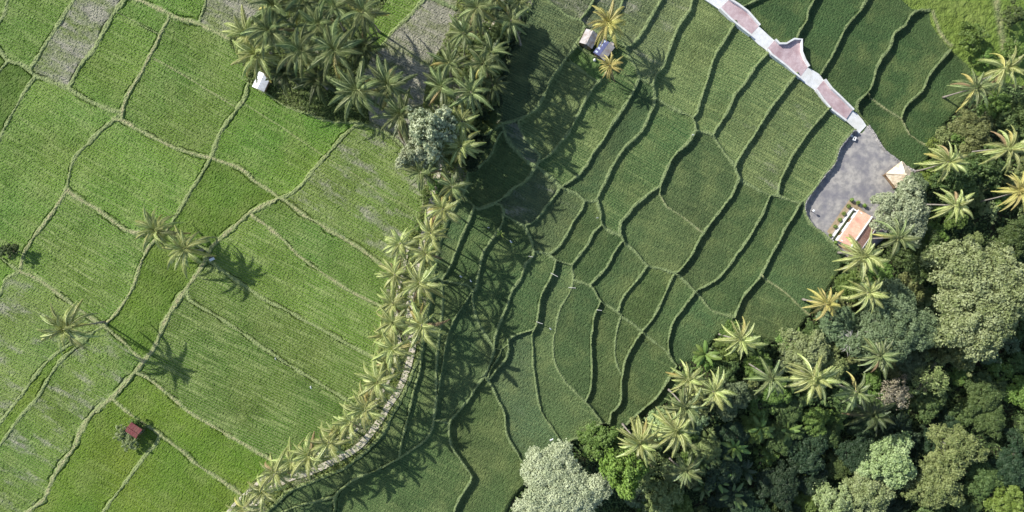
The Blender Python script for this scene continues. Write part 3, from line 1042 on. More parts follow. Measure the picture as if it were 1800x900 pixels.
def crown_mesh(seed, Rr, thick, clumps, leaves, leaf, gap=0.0, flat=0.0):
    """Crown of leaf clumps. Origin at the middle of the crown's underside."""
    r = np.random.default_rng(seed)
    P, Nn, S, T = [], [], [], []
    # clump centres through a dome
    cs = []
    tries = 0
    while len(cs) < clumps and tries < 4000:
        tries += 1
        a = r.uniform(0, 2 * np.pi)
        q = math.sqrt(r.uniform(0, 1))
        lob = 1 + .20 * math.sin(3 * a + seed) + .13 * math.sin(5 * a + 2 * seed) + .08 * math.sin(9 * a + seed)
        rc = Rr * (.09 + .19 * r.random() ** 1.6) * (1 - .2 * q)
        rr = (Rr * lob - rc * .8) * q
        top = thick * (1 - flat) * math.sqrt(max(0, 1 - q * q * .9)) + thick * flat
        z = top * r.uniform(.45, 1.0) - rc * .4
        if any((c[0] - rr * math.cos(a)) ** 2 + (c[1] - rr * math.sin(a)) ** 2 + (c[2] - z) ** 2 < (.55 * (c[3] + rc)) ** 2 for c in cs):
            continue
        cs.append((rr * math.cos(a), rr * math.sin(a), z, rc))
    w = np.array([c[3] ** 2 for c in cs])
    cnts = np.maximum((leaves * w / w.sum()).astype(int), 12)
    for (x, y, z, rc), m in zip(cs, cnts):
        d = r.standard_normal((m, 3))
        d[:, 2] = np.abs(d[:, 2]) * .95 - .25
        d /= np.linalg.norm(d, axis=1)[:, None]
        rad = rc * (1.06 - .5 * r.random(m) ** 1.8) * (1 + .28 * np.sin(d[:, 0] * 7 + x) * np.sin(d[:, 1] * 7 + y))
        p = np.array([x, y, z]) + d * rad[:, None] * np.array([1, 1, .8])
        nrm = d * .9 + r.standard_normal((m, 3)) * .58 + np.array([0, 0, .3])
        P.append(p)
        Nn.append(nrm)
        S.append(leaf * r.uniform(.55, 1.35, m))
        T.append(np.clip(r.normal(.45, .25, m) + r.uniform(-.35, .35), 0, 1))
    m = leaves // 16                       # stray sprays between the clumps
    a, q = r.uniform(0, 2 * np.pi, m), np.sqrt(r.random(m)) * 1.03
    lob = 1 + .20 * np.sin(3 * a + seed) + .13 * np.sin(5 * a + 2 * seed) + .08 * np.sin(9 * a + seed)
    P.append(np.stack([Rr * .97 * lob * q * np.cos(a), Rr * .97 * lob * q * np.sin(a), thick * np.sqrt(np.clip(1 - q * q * .9, 0, 1)) * r.uniform(.3, .95, m)], -1))
    Nn.append(r.standard_normal((m, 3)) + np.array([0, 0, .6]))
    S.append(leaf * r.uniform(.5, 1.5, m))
    T.append(r.random(m))
    P = np.concatenate(P)
    return leaves_mesh('crown', P, np.concatenate(Nn), np.concatenate(S), np.concatenate(T), r), cs


def leaves_mesh(name, P, Nn, S, T, r, aspect=.62):
    n = len(P)
    Nn = Nn / np.linalg.norm(Nn, axis=1)[:, None]
    h = r.standard_normal((n, 3))
    u = np.cross(Nn, h)
    u /= np.linalg.norm(u, axis=1)[:, None]
    v = np.cross(Nn, u)
    s = S[:, None]
    V = np.stack([P - u * s, P + v * s * aspect - Nn * s * .12, P + u * s, P - v * s * aspect - Nn * s * .12], 1).reshape(-1, 3)
    Q = np.arange(4 * n).reshape(n, 4)
    me = np_mesh(name, V, Q)
    fattr(me, 'tone', np.repeat(T, 4))
    return me


def wood_mesh(seed, h, Rr, thick, cs, n_l=9, bare=1.0):
    """Trunk with limbs reaching for the clumps."""
    r = random.Random(seed)
    mb = MB()
    tr = max(.12, .045 * Rr + .012 * h)
    mb.tube([(0, 0, -.4), (0, 0, h * .35), (r.uniform(-.2, .2), r.uniform(-.2, .2), h * .72), (0, 0, h)],
            [tr * 1.35, tr, tr * .85, tr * .6], 8)
    for c in r.sample(cs, min(n_l, len(cs))):
        zb = h * r.uniform(.6, .95)
        tip = (c[0], c[1], h + c[2] * .9)
        mid = (c[0] * .45, c[1] * .45, zb + (tip[2] - zb) * .6)
        mb.tube([(0, 0, zb), mid, tip], [tr * .5, tr * .3, tr * .1], 6)
        for q in range(2):
            tip2 = (c[0] * .8 + r.uniform(-1, 1) * c[3], c[1] * .8 + r.uniform(-1, 1) * c[3], tip[2] + c[3] * r.uniform(.2, .8))
            mb.tube([mid, tip2], [tr * .22, tr * .06], 5)
    return mb.mesh('trunk', True)


KIT = {}


def kit(size, var):
    """Shared tree meshes: size class -> (crown mesh, trunk mesh, radius, crown base height, crown thickness)."""
    k = (size, var)
    if k not in KIT:
        Rr, th, cl, lv, lf, hb = {
            'S': (2.0, 1.9, 26, 3400, .15, 1.6), 'M': (3.6, 3.2, 70, 10000, .17, 4.0),
            'L': (5.5, 4.2, 105, 20000, .19, 6.0), 'X': (8.0, 5.2, 220, 60000, .16, 8.5),
            'F': (4.2, 2.6, 34, 4200, .20, 5.0), 'D': (3.4, 3.0, 45, 2600, .14, 4.0)}[size]
        me, cs = crown_mesh(100 + var * 13 + ord(size), Rr, th, cl, lv, lf, flat=.3 if size == 'F' else 0)
        wd = wood_mesh(var * 7 + ord(size), hb, Rr, th, cs, 16 if size == 'D' else 9)
        KIT[k] = (me, wd, Rr, hb, th)
    return KIT[k]


def tree(px, py, rpx, label, leaf='mid', size='M', var=0, group=None, cat='tree', hs=1.0, bark='bark', name='broadleaf_tree', rz=None, top=None):
    me, wd, Rr, hb, th = kit(size, var)
    r = random.Random(int(px * 7 + py * 3))
    zg = float(zs(px, py))
    for _ in range(3):
        s = rpx * .1 * (H - zg - (hb + th * .5)) / H / Rr
        sz = s * hs
        x, y = unproj(px, py, zg + (hb + th * .6) * sz)
        zg = ground(x, y)
    root = empty(name, (x, y, zg), r.uniform(0, 6.28) if rz is None else rz)
    tag(root, label, cat, group)
    for nm, mesh, mt, zl in (('trunk', wd, M[bark], 0), ('crown', me, M['leaf_' + leaf], hb * sz)):
        if not mesh.materials:
            mesh.materials.append(mt)
        o = link(bpy.data.objects.new(nm, mesh), root)
        o.scale = (s, s, sz)
        o.location = (0, 0, zl)
        o.material_slots[0].link = 'OBJECT'
        o.material_slots[0].material = mt
    return root


def big_leaf_mesh(seed, L=2.2):
    """One long paddle-shaped leaf (banana like) along +X, folded on its midrib."""
    r = np.random.default_rng(seed)
    n = 12
    V, F, T = [], [], []
    for i in range(n):
        t = i / (n - 1)
        x = L * t
        z = .9 * t - 1.3 * t ** 2.2
        w = .04 if t < .12 else .30 * math.sin(math.pi * min(1, (t - .08) / .95)) ** .6 + .02
        V += [(x, -w, z - w * .35 + r.uniform(-.03, .03)), (x, 0, z), (x, w, z - w * .35 + r.uniform(-.03, .03))]
        T += [.35, .9, .35]
    for i in range(n - 1):
        a = 3 * i
        F += [(a, a + 3, a + 4, a + 1), (a + 1, a + 4, a + 5, a + 2)]
    me = bpy.data.meshes.new('leaf')
    me.from_pydata(V, [], F)
    fattr(me, 'tone', T)
    return me


BIGLEAF = [big_leaf_mesh(s) for s in (1, 2, 3)]


def banana(px, py, rpx, h, label, leaf='bright', group=None, n=9):
    r = random.Random(int(px * 3 + py * 11))
    zg = float(zs(px, py))
    x, y = unproj(px, py, zg + h)
    zg = ground(x, y)
    s = rpx * .1 * (H - zg) / H / 2.0
    root = empty('banana_plant', (x, y, zg), r.uniform(0, 6.28))
    tag(root, label, 'banana plant', group)
    MB().tube([(0, 0, -.2), (.03, 0, h * .5), (0, 0, h)], [.16, .13, .07], 8).build('stem', M['leaf_bright'], root, True)
    for i in range(n):
        f = r.choice(BIGLEAF)
        o = link(bpy.data.objects.new('leaf', f), root)
        if not f.materials:
            f.materials.append(M['leaf_' + leaf])
        o.material_slots[0].link = 'OBJECT'
        o.material_slots[0].material = M['leaf_' + leaf]
        o.rotation_euler = (r.uniform(-.3, .3), -R(r.uniform(5, 55)), i * 2.4 + r.uniform(-.3, .3))
        k = s * r.uniform(.75, 1.15)
        o.scale = (k, k, k)
        o.location = (0, 0, h - .05)
    return root

# ------------------------------------------------------------------ palms
def nth(i):
    w = ('lowest', 'second', 'third', 'fourth', 'fifth', 'sixth', 'seventh', 'eighth', 'ninth', 'tenth', 'eleventh', 'twelfth',
         'thirteenth', 'fourteenth', 'fifteenth', 'sixteenth', 'seventeenth', 'eighteenth', 'nineteenth', 'twentieth')
    return w[i]


GROVE = [
    (483, 13, 48, 10.5, 'a', 'coconut palm at the top left of the dense grove, near the picture edge'),
    (533, 2, 42, 10, 'a', 'coconut palm at the top of the grove, second along its upper edge'),
    (587, 12, 44, 10, 'a', 'coconut palm at the top of the grove, third along its upper edge'),
    (638, 22, 46, 10.5, 'a', 'starry coconut palm at the upper right corner of the grove'),
    (475, 55, 46, 11, 'a', 'dark-hearted coconut palm in the left half of the grove, second row'),
    (436, 60, 42, 9, 'b', 'pale coconut palm on the far left edge of the grove over the field'),
    (560, 45, 42, 10, 'a', 'coconut palm in the middle of the grove, second row from the top'),
    (453, 97, 44, 9, 'b', 'pale coconut palm leaning over the white-roofed hut'),
    (529, 92, 48, 10.5, 'a', 'coconut palm in the lower left of the grove with long drooping fronds'),
    (588, 90, 50, 11, 'a', 'large coconut palm at the centre of the grove, third row'),
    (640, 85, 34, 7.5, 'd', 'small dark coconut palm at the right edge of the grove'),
    (627, 160, 52, 10.5, 'a', 'largest coconut palm at the lower tip of the grove, star-shaped crown'),
    (683, 150, 46, 9.5, 'a', 'coconut palm right of the star-shaped crown, with upright fronds'),
    (705, 203, 44, 9, 'a', 'coconut palm beside the silvery tree, nearest on its left'),
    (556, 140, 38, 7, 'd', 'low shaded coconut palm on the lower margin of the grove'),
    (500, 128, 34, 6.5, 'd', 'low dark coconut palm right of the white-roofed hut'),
]
for i, (x, y, rp, h, lk, lab) in enumerate(GROVE):
    palm(x, y, rp, h, lab, 'palms of the upper left grove', lk, 22, seed=i + 1)

ROWP = [  # from the lower left end up along the track
    (428, 893, 32, 6, 'b'), (462, 862, 34, 6.5, 'b'), (484, 830, 42, 8, 'b'), (513, 812, 36, 7.5, 'b'), (544, 800, 42, 8.5, 'b'),
    (578, 778, 42, 8.5, 'b'), (597, 760, 34, 7, 'b'), (617, 742, 38, 8, 'b'), (643, 718, 42, 9, 'b'), (640, 700, 28, 6.5, 'b'), (664, 671, 44, 9, 'b'),
    (683, 640, 34, 7.5, 'b'), (692, 613, 42, 9, 'b'), (675, 590, 30, 7, 'b'), (690, 567, 38, 8, 'b'), (741, 572, 48, 9.5, 'b'),
    (690, 533, 36, 7.5, 'b'), (738, 497, 48, 9.5, 'b'), (694, 483, 36, 8, 'b'), (748, 447, 38, 9, 'b'), (703, 428, 38, 8.5, 'b'),
    (757, 410, 40, 9, 'b'), (778, 367, 40, 9, 'b'), (795, 328, 36, 9, 'a'), (740, 303, 38, 8.5, 'a'), (768, 268, 38, 9, 'a'),
    (810, 257, 40, 9.5, 'b'), (812, 213, 40, 9.5, 'b'), (777, 153, 46, 10, 'a'), (828, 162, 46, 10.5, 'a'), (790, 112, 38, 9, 'a'),
    (848, 113, 40, 10, 'a'), (863, 93, 40, 10, 'a'), (815, 58, 40, 9.5, 'a'), (838, 14, 46, 10.5, 'a'), (898, 36, 40, 10.5, 'a'),
    (913, 6, 36, 10, 'a'), (870, -8, 38, 10, 'a'), (866, 150, 34, 8.5, 'd')]
for i, (x, y, rp, h, lk) in enumerate(ROWP):
    h *= .88 if y > 400 else 1.0
    n_ = len(ROWP)
    lab = ('coconut palm in the row along the curving track, %s from its lower end' % nth(i)) if i < 20 else \
          ('coconut palm in the upper part of the row along the track, %s from the top' % nth(n_ - 1 - i))
    palm(x, y, rp, h, lab.replace('lowest from the top', 'last of the row').replace('lowest from its lower end', 'lowest of all'), 'palms in the row along the track', lk, 20, seed=i + 50, ragged=.25,
         lean=(random.uniform(-1.8, .8), random.uniform(-1.0, 1.4)))

SOLO = [
    (275, 405, 42, 6.2, 'b', 'left one of the two coconut palms standing together in the left fields', (-.6, .3)),
    (325, 437, 46, 5.7, 'b', 'right one of the two coconut palms standing together in the left fields', (-.4, .2)),
    (118, 576, 48, 9.6, 'b', 'lone coconut palm with a thin crown over the far left fields', (-.2, .0)),
    (1068, 42, 40, 6.5, 'y', 'yellowing palm beside the grey-roofed huts, upper one of two', (.2, .1)),
    (1072, 116, 27, 4.5, 'y', 'small yellowing palm just below the huts on the terraces', (.1, .1)),
]
for i, (x, y, rp, h, lk, lab, ln) in enumerate(SOLO):
    palm(x, y, rp, h, lab, None, lk, 28, ln, seed=i + 120, ragged=.3)

FOREST_PALMS = [
    (1673, 362, 36, 13, 'b', 'pale coconut palm rising from dark trees right of the thatched pavilion'),
    (1580, 417, 37, 10, 'b', 'green coconut palm just right of the terracotta roof'),
    (1517, 452, 44, 10, 'b', 'coconut palm just below the terracotta roof, long level fronds'),
    (1525, 515, 38, 9, 'b', 'yellowish coconut palm among grey trees below the terracotta roof'),
    (1453, 534, 34, 8, 'y', 'yellowing ragged palm at the corner of the last terrace'),
    (1792, 336, 34, 14, 'y', 'orange-tinged palm at the right picture edge'),
    (1767, 120, 42, 10, 'b', 'coconut palm standing on the bright meadow at upper right'),
    (1716, 155, 38, 9, 'b', 'palm with blunt fronds at the right-hand end of the terraces'),
    (1773, 262, 40, 13, 'b', 'coconut palm near the right edge, above the orange-tinged one'),
    (1668, 284, 38, 10, 'b', 'pale yellow palm right of the lime bush by the terraces'),
    (1301, 597, 40, 9, 'b', 'coconut palm standing at the terrace edge, topmost of the lower band'),
    (1212, 668, 36, 10, 'b', 'pale coconut palm at the left of the lower palm cluster, uppermost'),
    (1254, 688, 40, 11, 'b', 'coconut palm on the right of the lower palm cluster'),
    (1203, 715, 40, 11, 'b', 'coconut palm in the middle of the lower palm cluster'),
    (1187, 755, 46, 12, 'b', 'largest coconut palm of the lower cluster, wide pale fronds'),
    (1121, 774, 44, 11, 'b', 'whitish coconut palm farthest left of the lower cluster'),
    (1205, 827, 34, 10, 'a', 'coconut palm lowest of the lower cluster, half shaded'),
    (1354, 665, 38, 12, 'b', 'coconut palm in the forest, left of three in a line'),
    (1429, 664, 48, 13, 'b', 'wide coconut palm in the forest, middle of three in a line'),
    (1504, 688, 36, 12, 'b', 'coconut palm in the forest, right of three in a line'),
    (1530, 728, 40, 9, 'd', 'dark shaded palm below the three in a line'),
    (1543, 624, 36, 11, 'a', 'half-shaded palm beside the bare grey branches'),
]
for i, (x, y, rp, h, lk, lab) in enumerate(FOREST_PALMS):
    palm(x, y, rp, h, lab, 'palms of the valley forest', 'a' if lk == 'b' and i % 2 and not any(q in lab for q in ('pale', 'whit', 'yellow')) else lk, 24, seed=i + 150, ragged=.15)

# ------------------------------------------------------------------ broadleaf trees that stand out
T = [
    (981, 862, 77, 'huge cream-white flowering tree at the bottom edge of the terraces', 'cream', 'X', 0, .62),
    (1745, 520, 98, 'huge pale green tree near the right picture edge', 'pale', 'X', 1, 1.0),
    (1575, 570, 72, 'big grey-green tree with bare limbs showing, left of the huge pale one', 'grey', 'X', 2, .9),
    (1592, 372, 52, 'feathery grey-green tree overhanging the terracotta roof', 'silver', 'L', 0, .8),
    (757, 225, 44, 'silvery tree among the palms of the row, upper crown', 'ash', 'M', 0, 1.75),
    (733, 268, 33, 'silvery tree among the palms of the row, lower crown', 'ash', 'M', 1, 1.75),
    (1100, 832, 40, 'bright lime-green round tree right of the cream-white tree', 'lime', 'M', 1, 1.9),
    (1050, 775, 33, 'light green bushy tree at the foot of the last terraces', 'bright', 'M', 2, .8),
    (1085, 795, 28, 'small light green tree between the cream-white tree and the palms', 'bright', 'M', 0, .8),
    (1285, 700, 36, 'bluish green airy tree right of the lower palm cluster', 'grey', 'L', 1, 1.0),
    (1415, 622, 46, 'pale rounded tree left of the bare grey branches', 'pale', 'L', 2, .8),
    (1460, 640, 32, 'pale olive tree just above the middle palm of three', 'olive', 'M', 2, .9),
    (1580, 693, 29, 'dry pinkish tree with bare twigs in the forest', 'dry', 'D', 0, 1.2),
    (1642, 668, 34, 'dry-tipped olive tree right of the dry pinkish one', 'olive', 'D', 1, 1.3),
    (1695, 618, 36, 'olive tree below the huge pale green one', 'olive', 'M', 0, 1.0),
    (1572, 815, 45, 'sunlit yellow-green tree standing alone above dark forest', 'pale', 'L', 0, 1.15),
    (1685, 795, 46, 'olive tree with bare limbs in the lower right forest', 'olive', 'L', 1, 1.1),
    (1650, 855, 48, 'light olive tree at the bottom edge, right of the sunlit ones', 'olive', 'L', 2, 1.0),
    (1530, 868, 44, 'light green tree at the bottom edge under the sunlit yellow-green one', 'pale', 'L', 1, 1.0),
    (1470, 885, 34, 'pale green tree cut by the bottom edge of the picture', 'pale', 'M', 1, 1.1),
    (1777, 888, 36, 'yellow-green tree in the bottom right corner', 'lime', 'M', 2, 1.0),
    (1730, 845, 34, 'mid green tree near the bottom right corner', 'mid', 'L', 0, 1.0),
    (1638, 308, 26, 'lime-green bush beside the thatched pavilion', 'lime', 'M', 0, .6),
    (1608, 335, 30, 'grey-green shrub below the thatched pavilion', 'grey', 'M', 1, .7),
    (1715, 228, 38, 'round olive-green tree at the right end of the terraces', 'olive', 'L', 0, .8),
    (1715, 62, 26, 'light green shrub on the bright meadow', 'bright', 'S', 0, .9),
    (1735, 100, 17, 'low shrub below the light green one on the meadow', 'bright', 'S', 1, .8),
    (1690, 315, 40, 'dark green tree right of the pale yellow palm', 'mid', 'L', 1, 1.0),
    (1640, 455, 45, 'dark tree between the coconut palms and the huge pale tree', 'mid', 'L', 2, 1.0),
    (1495, 500, 26, 'bright bushy tree at the edge of the last terrace', 'bright', 'M', 0, .7),
    (1545, 485, 28, 'green rounded tree below the terracotta-roofed shed', 'bright', 'M', 1, .8),
    (1480, 575, 36, 'grey-green tree at the forest edge left of the big grey-green one', 'grey', 'L', 1, .8),
    (1600, 505, 32, 'olive green tree right of the yellowish palm', 'olive', 'M', 2, .9),
    (1740, 290, 34, 'dark leafy tree beside the palm at the right edge', 'mid', 'M', 0, 1.1),
    (1790, 420, 34, 'mid green tree touching the right picture edge', 'mid', 'L', 1, .9),
    (1795, 210, 36, 'deep green tree in shadow at the right edge of the meadow', 'mid', 'M', 1, 1.0),
    (1760, 190, 30, 'bright leafy tree under the meadow palm', 'bright', 'M', 2, .9),
    (1690, 240, 24, 'low green bush right at the terrace end', 'bright', 'S', 1, 1.0),
    (1645, 255, 16, 'lime bush at the lowest corner of the right-hand terraces', 'lime', 'S', 2, .9),
    (1700, 270, 24, 'reddish-tipped small tree among dark shrubs', 'mid', 'S', 0, 1.1),
    (1785, 25, 22, 'dark shrub at the meadow top near the corner', 'mid', 'S', 2, 1.0),
    (1785, 85, 22, 'grassy green shrub at the right border of the meadow', 'bright', 'S', 0, 1.0),
    (1240, 640, 22, 'bushy shrub at the terrace edge above the lower palm cluster', 'bright', 'S', 1, 1.0),
    (1335, 640, 28, 'green tree below the palm at the terrace edge', 'bright', 'M', 0, .8),
    (1385, 600, 20, 'small light shrub in the notch of the terrace edge', 'bright', 'S', 2, 1.0),
    (1140, 820, 30, 'brownish green tree below the whitish palm', 'olive', 'D', 2, 1.2),
    (1165, 875, 34, 'olive tree at the bottom edge near the lowest palm', 'olive', 'M', 2, 1.0),
    (1195, 890, 26, 'yellowish bush on the bottom edge', 'bright', 'M', 0, 1.0),
    (1590, 448, 26, 'shaded shrub between the two palms by the terracotta roof', 'mid', 'M', 0, .8),
    (1760, 655, 24, 'small bright shrub by the shaded clearing on the right', 'bright', 'S', 2, 1.0),
    (1793, 690, 26, 'bright green tree at the right edge below the clearing', 'lime', 'M', 1, 1.0),
    (1745, 740, 30, 'green tree near the right edge in the lower forest', 'mid', 'L', 2, .9),
    (17, 441, 14, 'lone round dark green tree at the left picture edge', 'mid', 'S', 0, 1.2),
]
for (x, y, rp, lab, lf, sz, va, hs) in T:
    tree(x, y, rp, lab, lf, sz, va, None, 'shrub' if sz == 'S' and x > 100 else 'tree', hs, 'pale_bark' if lf in ('dry', 'cream', 'grey') or 'bare limbs' in lab else 'bark')
tree(5, 440, 10, 'low shrub against the lone round tree at the left edge', 'mid', 'S', 1, None, 'shrub', .8)

# bushes and young trees between the palms of the row
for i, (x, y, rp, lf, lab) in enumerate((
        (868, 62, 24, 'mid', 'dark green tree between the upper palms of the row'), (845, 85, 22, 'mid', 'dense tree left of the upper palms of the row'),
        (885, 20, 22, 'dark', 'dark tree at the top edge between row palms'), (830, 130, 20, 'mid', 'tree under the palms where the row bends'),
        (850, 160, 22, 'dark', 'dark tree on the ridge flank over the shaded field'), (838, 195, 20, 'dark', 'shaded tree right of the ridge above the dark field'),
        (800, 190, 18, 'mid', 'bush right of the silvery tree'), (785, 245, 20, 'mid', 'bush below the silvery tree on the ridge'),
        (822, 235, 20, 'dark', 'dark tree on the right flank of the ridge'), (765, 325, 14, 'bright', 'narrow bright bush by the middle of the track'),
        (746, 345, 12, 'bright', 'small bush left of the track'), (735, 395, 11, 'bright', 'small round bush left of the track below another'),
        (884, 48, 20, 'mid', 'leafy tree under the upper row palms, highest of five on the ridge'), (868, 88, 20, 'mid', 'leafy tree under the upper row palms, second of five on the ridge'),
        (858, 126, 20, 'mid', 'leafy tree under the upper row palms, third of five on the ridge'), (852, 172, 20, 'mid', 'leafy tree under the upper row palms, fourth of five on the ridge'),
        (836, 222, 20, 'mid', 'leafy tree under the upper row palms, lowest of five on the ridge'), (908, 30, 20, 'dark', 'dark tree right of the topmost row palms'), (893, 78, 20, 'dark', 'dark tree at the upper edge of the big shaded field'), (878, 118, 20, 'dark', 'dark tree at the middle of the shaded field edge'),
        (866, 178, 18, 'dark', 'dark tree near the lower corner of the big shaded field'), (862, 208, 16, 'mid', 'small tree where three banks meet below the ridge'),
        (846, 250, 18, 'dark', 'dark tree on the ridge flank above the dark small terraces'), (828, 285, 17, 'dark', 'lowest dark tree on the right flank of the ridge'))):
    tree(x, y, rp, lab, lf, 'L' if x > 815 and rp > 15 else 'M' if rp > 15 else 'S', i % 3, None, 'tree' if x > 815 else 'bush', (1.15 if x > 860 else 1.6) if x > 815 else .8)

# shaded understorey filling the valley
fill = []
fr = random.Random(5)
placed = [(x, y, rp) for (x, y, rp, *_q) in T]
tries = 0
while len(fill) < 135 and tries < 9000:
    tries += 1
    x, y = fr.uniform(1090, 1880), fr.uniform(200, 960)
    i, j = grid_ij(x, y)
    if cell_kind[LAB[i, j]] != 'forest':
        continue
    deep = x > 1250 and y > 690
    rp = fr.uniform(20, 42) if deep else fr.uniform(16, 30)
    # stay clear of the terraces' rim
    if any(cell_kind[LAB[grid_ij(x + rp * .75 * math.cos(q), y + rp * .75 * math.sin(q))]] != 'forest' for q in np.arange(0, 6.28, .6)):
        continue
    if any((a - x) ** 2 + (b_ - y) ** 2 < (.62 * (rp + rr)) ** 2 for a, b_, rr in fill + placed):
        continue
    fill.append((x, y, rp))
for q, (x, y, rp) in enumerate(fill):
    deep = x > 1250 and y > 690
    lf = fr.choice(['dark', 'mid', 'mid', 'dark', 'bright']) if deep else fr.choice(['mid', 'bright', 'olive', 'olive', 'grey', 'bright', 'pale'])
    g = 'shaded trees of the lower valley' if deep else 'smaller trees of the upper forest'
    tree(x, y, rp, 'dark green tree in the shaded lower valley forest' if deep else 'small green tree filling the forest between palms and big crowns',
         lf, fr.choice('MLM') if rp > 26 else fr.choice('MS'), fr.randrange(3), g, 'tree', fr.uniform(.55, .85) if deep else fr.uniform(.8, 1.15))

# banana-like plants
BAN = [(1238, 622, 24, 2.6, 'bright', 'banana plant with bright leaves at the terrace edge'),
       (1240, 778, 22, 3, 'mid', 'dark banana plant right of the largest lower palm'),
       (1262, 800, 22, 3, 'mid', 'banana plant second in the dark clump'),
       (1232, 812, 20, 3, 'mid', 'banana plant at the left of the dark clump'),
       (1290, 785, 24, 3.4, 'bright', 'banana plant at the upper right of the dark clump'),
       (1258, 842, 26, 3.4, 'bright', 'banana plant in the lower middle of the dark clump'),
       (1305, 825, 22, 3, 'dark', 'banana plant at the right of the dark clump'),
       (1285, 868, 24, 3, 'mid', 'banana plant lowest in the dark clump'),
       (1335, 750, 22, 3.2, 'bright', 'banana plant below the left palm of three'),
       (1382, 755, 22, 3.2, 'bright', 'banana plant below the middle palm of three'),
       (1235, 855, 20, 3, 'mid', 'banana plant by the lowest palm of the cluster'),
       (1395, 590, 14, 2, 'bright', 'small banana plant in the notch of the terrace edge')]
for (x, y, rp, h, lf, lab) in BAN:
    banana(x, y, rp, h, lab, lf, 'banana plants of the forest edge')
banana(880, 411, 9, 1.4, 'small pale yellow banana plant on a terrace bank in shadow', 'lime', n=6)
# bare branching shrub
def bare(px, py, rpx, label, seed=3):
    r = random.Random(seed)
    zg = float(zs(px, py))
    x, y = unproj(px, py, zg + 6)
    zg = ground(x, y)
    root = empty('bare_tree', (x, y, zg))
    tag(root, label, 'bare tree')
    mb = MB()
    mb.tube([(0, 0, -.3), (.2, .1, 3), (0, 0, 5.2)], [.24, .18, .13], 8)
    S = rpx * .1
    for i in range(11):
        a = r.uniform(0, 6.28)
        e = r.uniform(.4, 1)
        mid = np.array((math.cos(a) * S * .5 * e, math.sin(a) * S * .5 * e, 6.2 + r.uniform(-.4, .8)))
        mb.tube([(0, 0, 4.6 + r.random() * .5), mid], [.10, .06], 6)
        for j in range(5):
            b = a + r.uniform(-.8, .8)
            tip = mid + np.array((math.cos(b), math.sin(b), r.uniform(0, .6))) * S * r.uniform(.25, .55)
            mb.tube([mid, (mid + tip) / 2 + np.array((0, 0, .15)), tip], [.05, .035, .015], 5)
    mb.build('branches', M['pale_bark'], root, True)
bare(1490, 600, 30, 'bare tree with pale grey branches at the forest edge')
bare(1560, 560, 26, 'pale bare limbs sticking out of the big grey-green tree', 9)
bare(1660, 770, 24, 'brown bare limbs over the olive tree in the lower right forest', 12)

# ground cover of the forest: uncountable leaves
r = np.random.default_rng(99)
fm = np.argwhere((KIND == 'forest') & (DRAW > .3))
pk = fm[r.integers(0, len(fm), 60000)]
P = np.stack([X0 + pk[:, 1] * DX + r.uniform(-.1, .1, len(pk)), Y0 + pk[:, 0] * DX + r.uniform(-.1, .1, len(pk)),
              Z[pk[:, 0], pk[:, 1]] + r.uniform(.05, .9, len(pk)) ** 1.5], -1)
me = leaves_mesh('undergrowth', P, r.standard_normal((len(pk), 3)) * .5 + np.array([0, 0, 1]), r.uniform(.15, .45, len(pk)), r.random(len(pk)), r, .5)
me.materials.append(M['leaf_mid'])
o = link(bpy.data.objects.new('undergrowth', me))
tag(o, kind='stuff')
# rough growth on the grove floor and beside the track
fm = np.argwhere(((KIND == 'grove') | (KIND == 'ridge')))
pk = fm[r.integers(0, len(fm), 26000)]
P = np.stack([X0 + pk[:, 1] * DX, Y0 + pk[:, 0] * DX, Z[pk[:, 0], pk[:, 1]] + r.uniform(.02, .5, len(pk)) ** 1.5], -1)
me = leaves_mesh('verge_weeds', P, r.standard_normal((len(pk), 3)) * .5 + np.array([0, 0, 1]), r.uniform(.1, .28, len(pk)), r.random(len(pk)), r, .4)
me.materials.append(M['leaf_bright'])
o = link(bpy.data.objects.new('verge_weeds', me))
tag(o, kind='stuff')

# ------------------------------------------------------------------ track and paved way
def ribbon(name, pts, width, dz, mat, off=0.0, thick=.12, jit=.025):
    S = catmull(np.array(pts, float), 6)
    W = to_world(S)
    tn = np.gradient(W, axis=0)
    tn /= np.linalg.norm(tn, axis=1)[:, None]
    nr = np.stack([-tn[:, 1], tn[:, 0]], -1)
    n = len(W)
    r = np.random.default_rng(len(pts))
    zz = np.array([ground(*(W[i] + nr[i] * off)) for i in range(n)])
    zz = np.convolve(np.pad(zz, 4, 'edge'), np.ones(9) / 9, 'valid') + dz
    mb = MB()
    V, F = [], []
    for i in range(n):
        a, b_ = off - width / 2 + r.uniform(-jit, jit), off + width / 2 + r.uniform(-jit, jit)
        for o_, z in ((a, zz[i] - thick), (a, zz[i]), (b_, zz[i]), (b_, zz[i] - thick)):
            V.append((W[i, 0] + nr[i, 0] * o_, W[i, 1] + nr[i, 1] * o_, z))
    for i in range(n - 1):
        for k in range(3):
            F.append((4 * i + k, 4 * i + k + 1, 4 * i + 4 + k + 1, 4 * i + 4 + k)[::-1])
    mb.add(V, F)
    o = mb.build(name, mat)
    tag(o, kind='structure')
    return o


ribbon('track', TRACK, 1.1, .13, M['track'])
ribbon('track', TRACK[:-12], .55, .10, M['track'], 2.3)


def resample(P, n):
    P = np.array(P, float)
    d = np.concatenate([[0], np.cumsum(np.hypot(*np.diff(P, axis=0).T))])
    t = np.linspace(0, d[-1], n)
    return np.stack([np.interp(t, d, P[:, 0]), np.interp(t, d, P[:, 1])], -1)


ROADZ = .45


def pz(p, dz=ROADZ):
    z = float(zs(p[0], p[1])) + dz
    return np.array((*unproj(p[0], p[1], z), z))


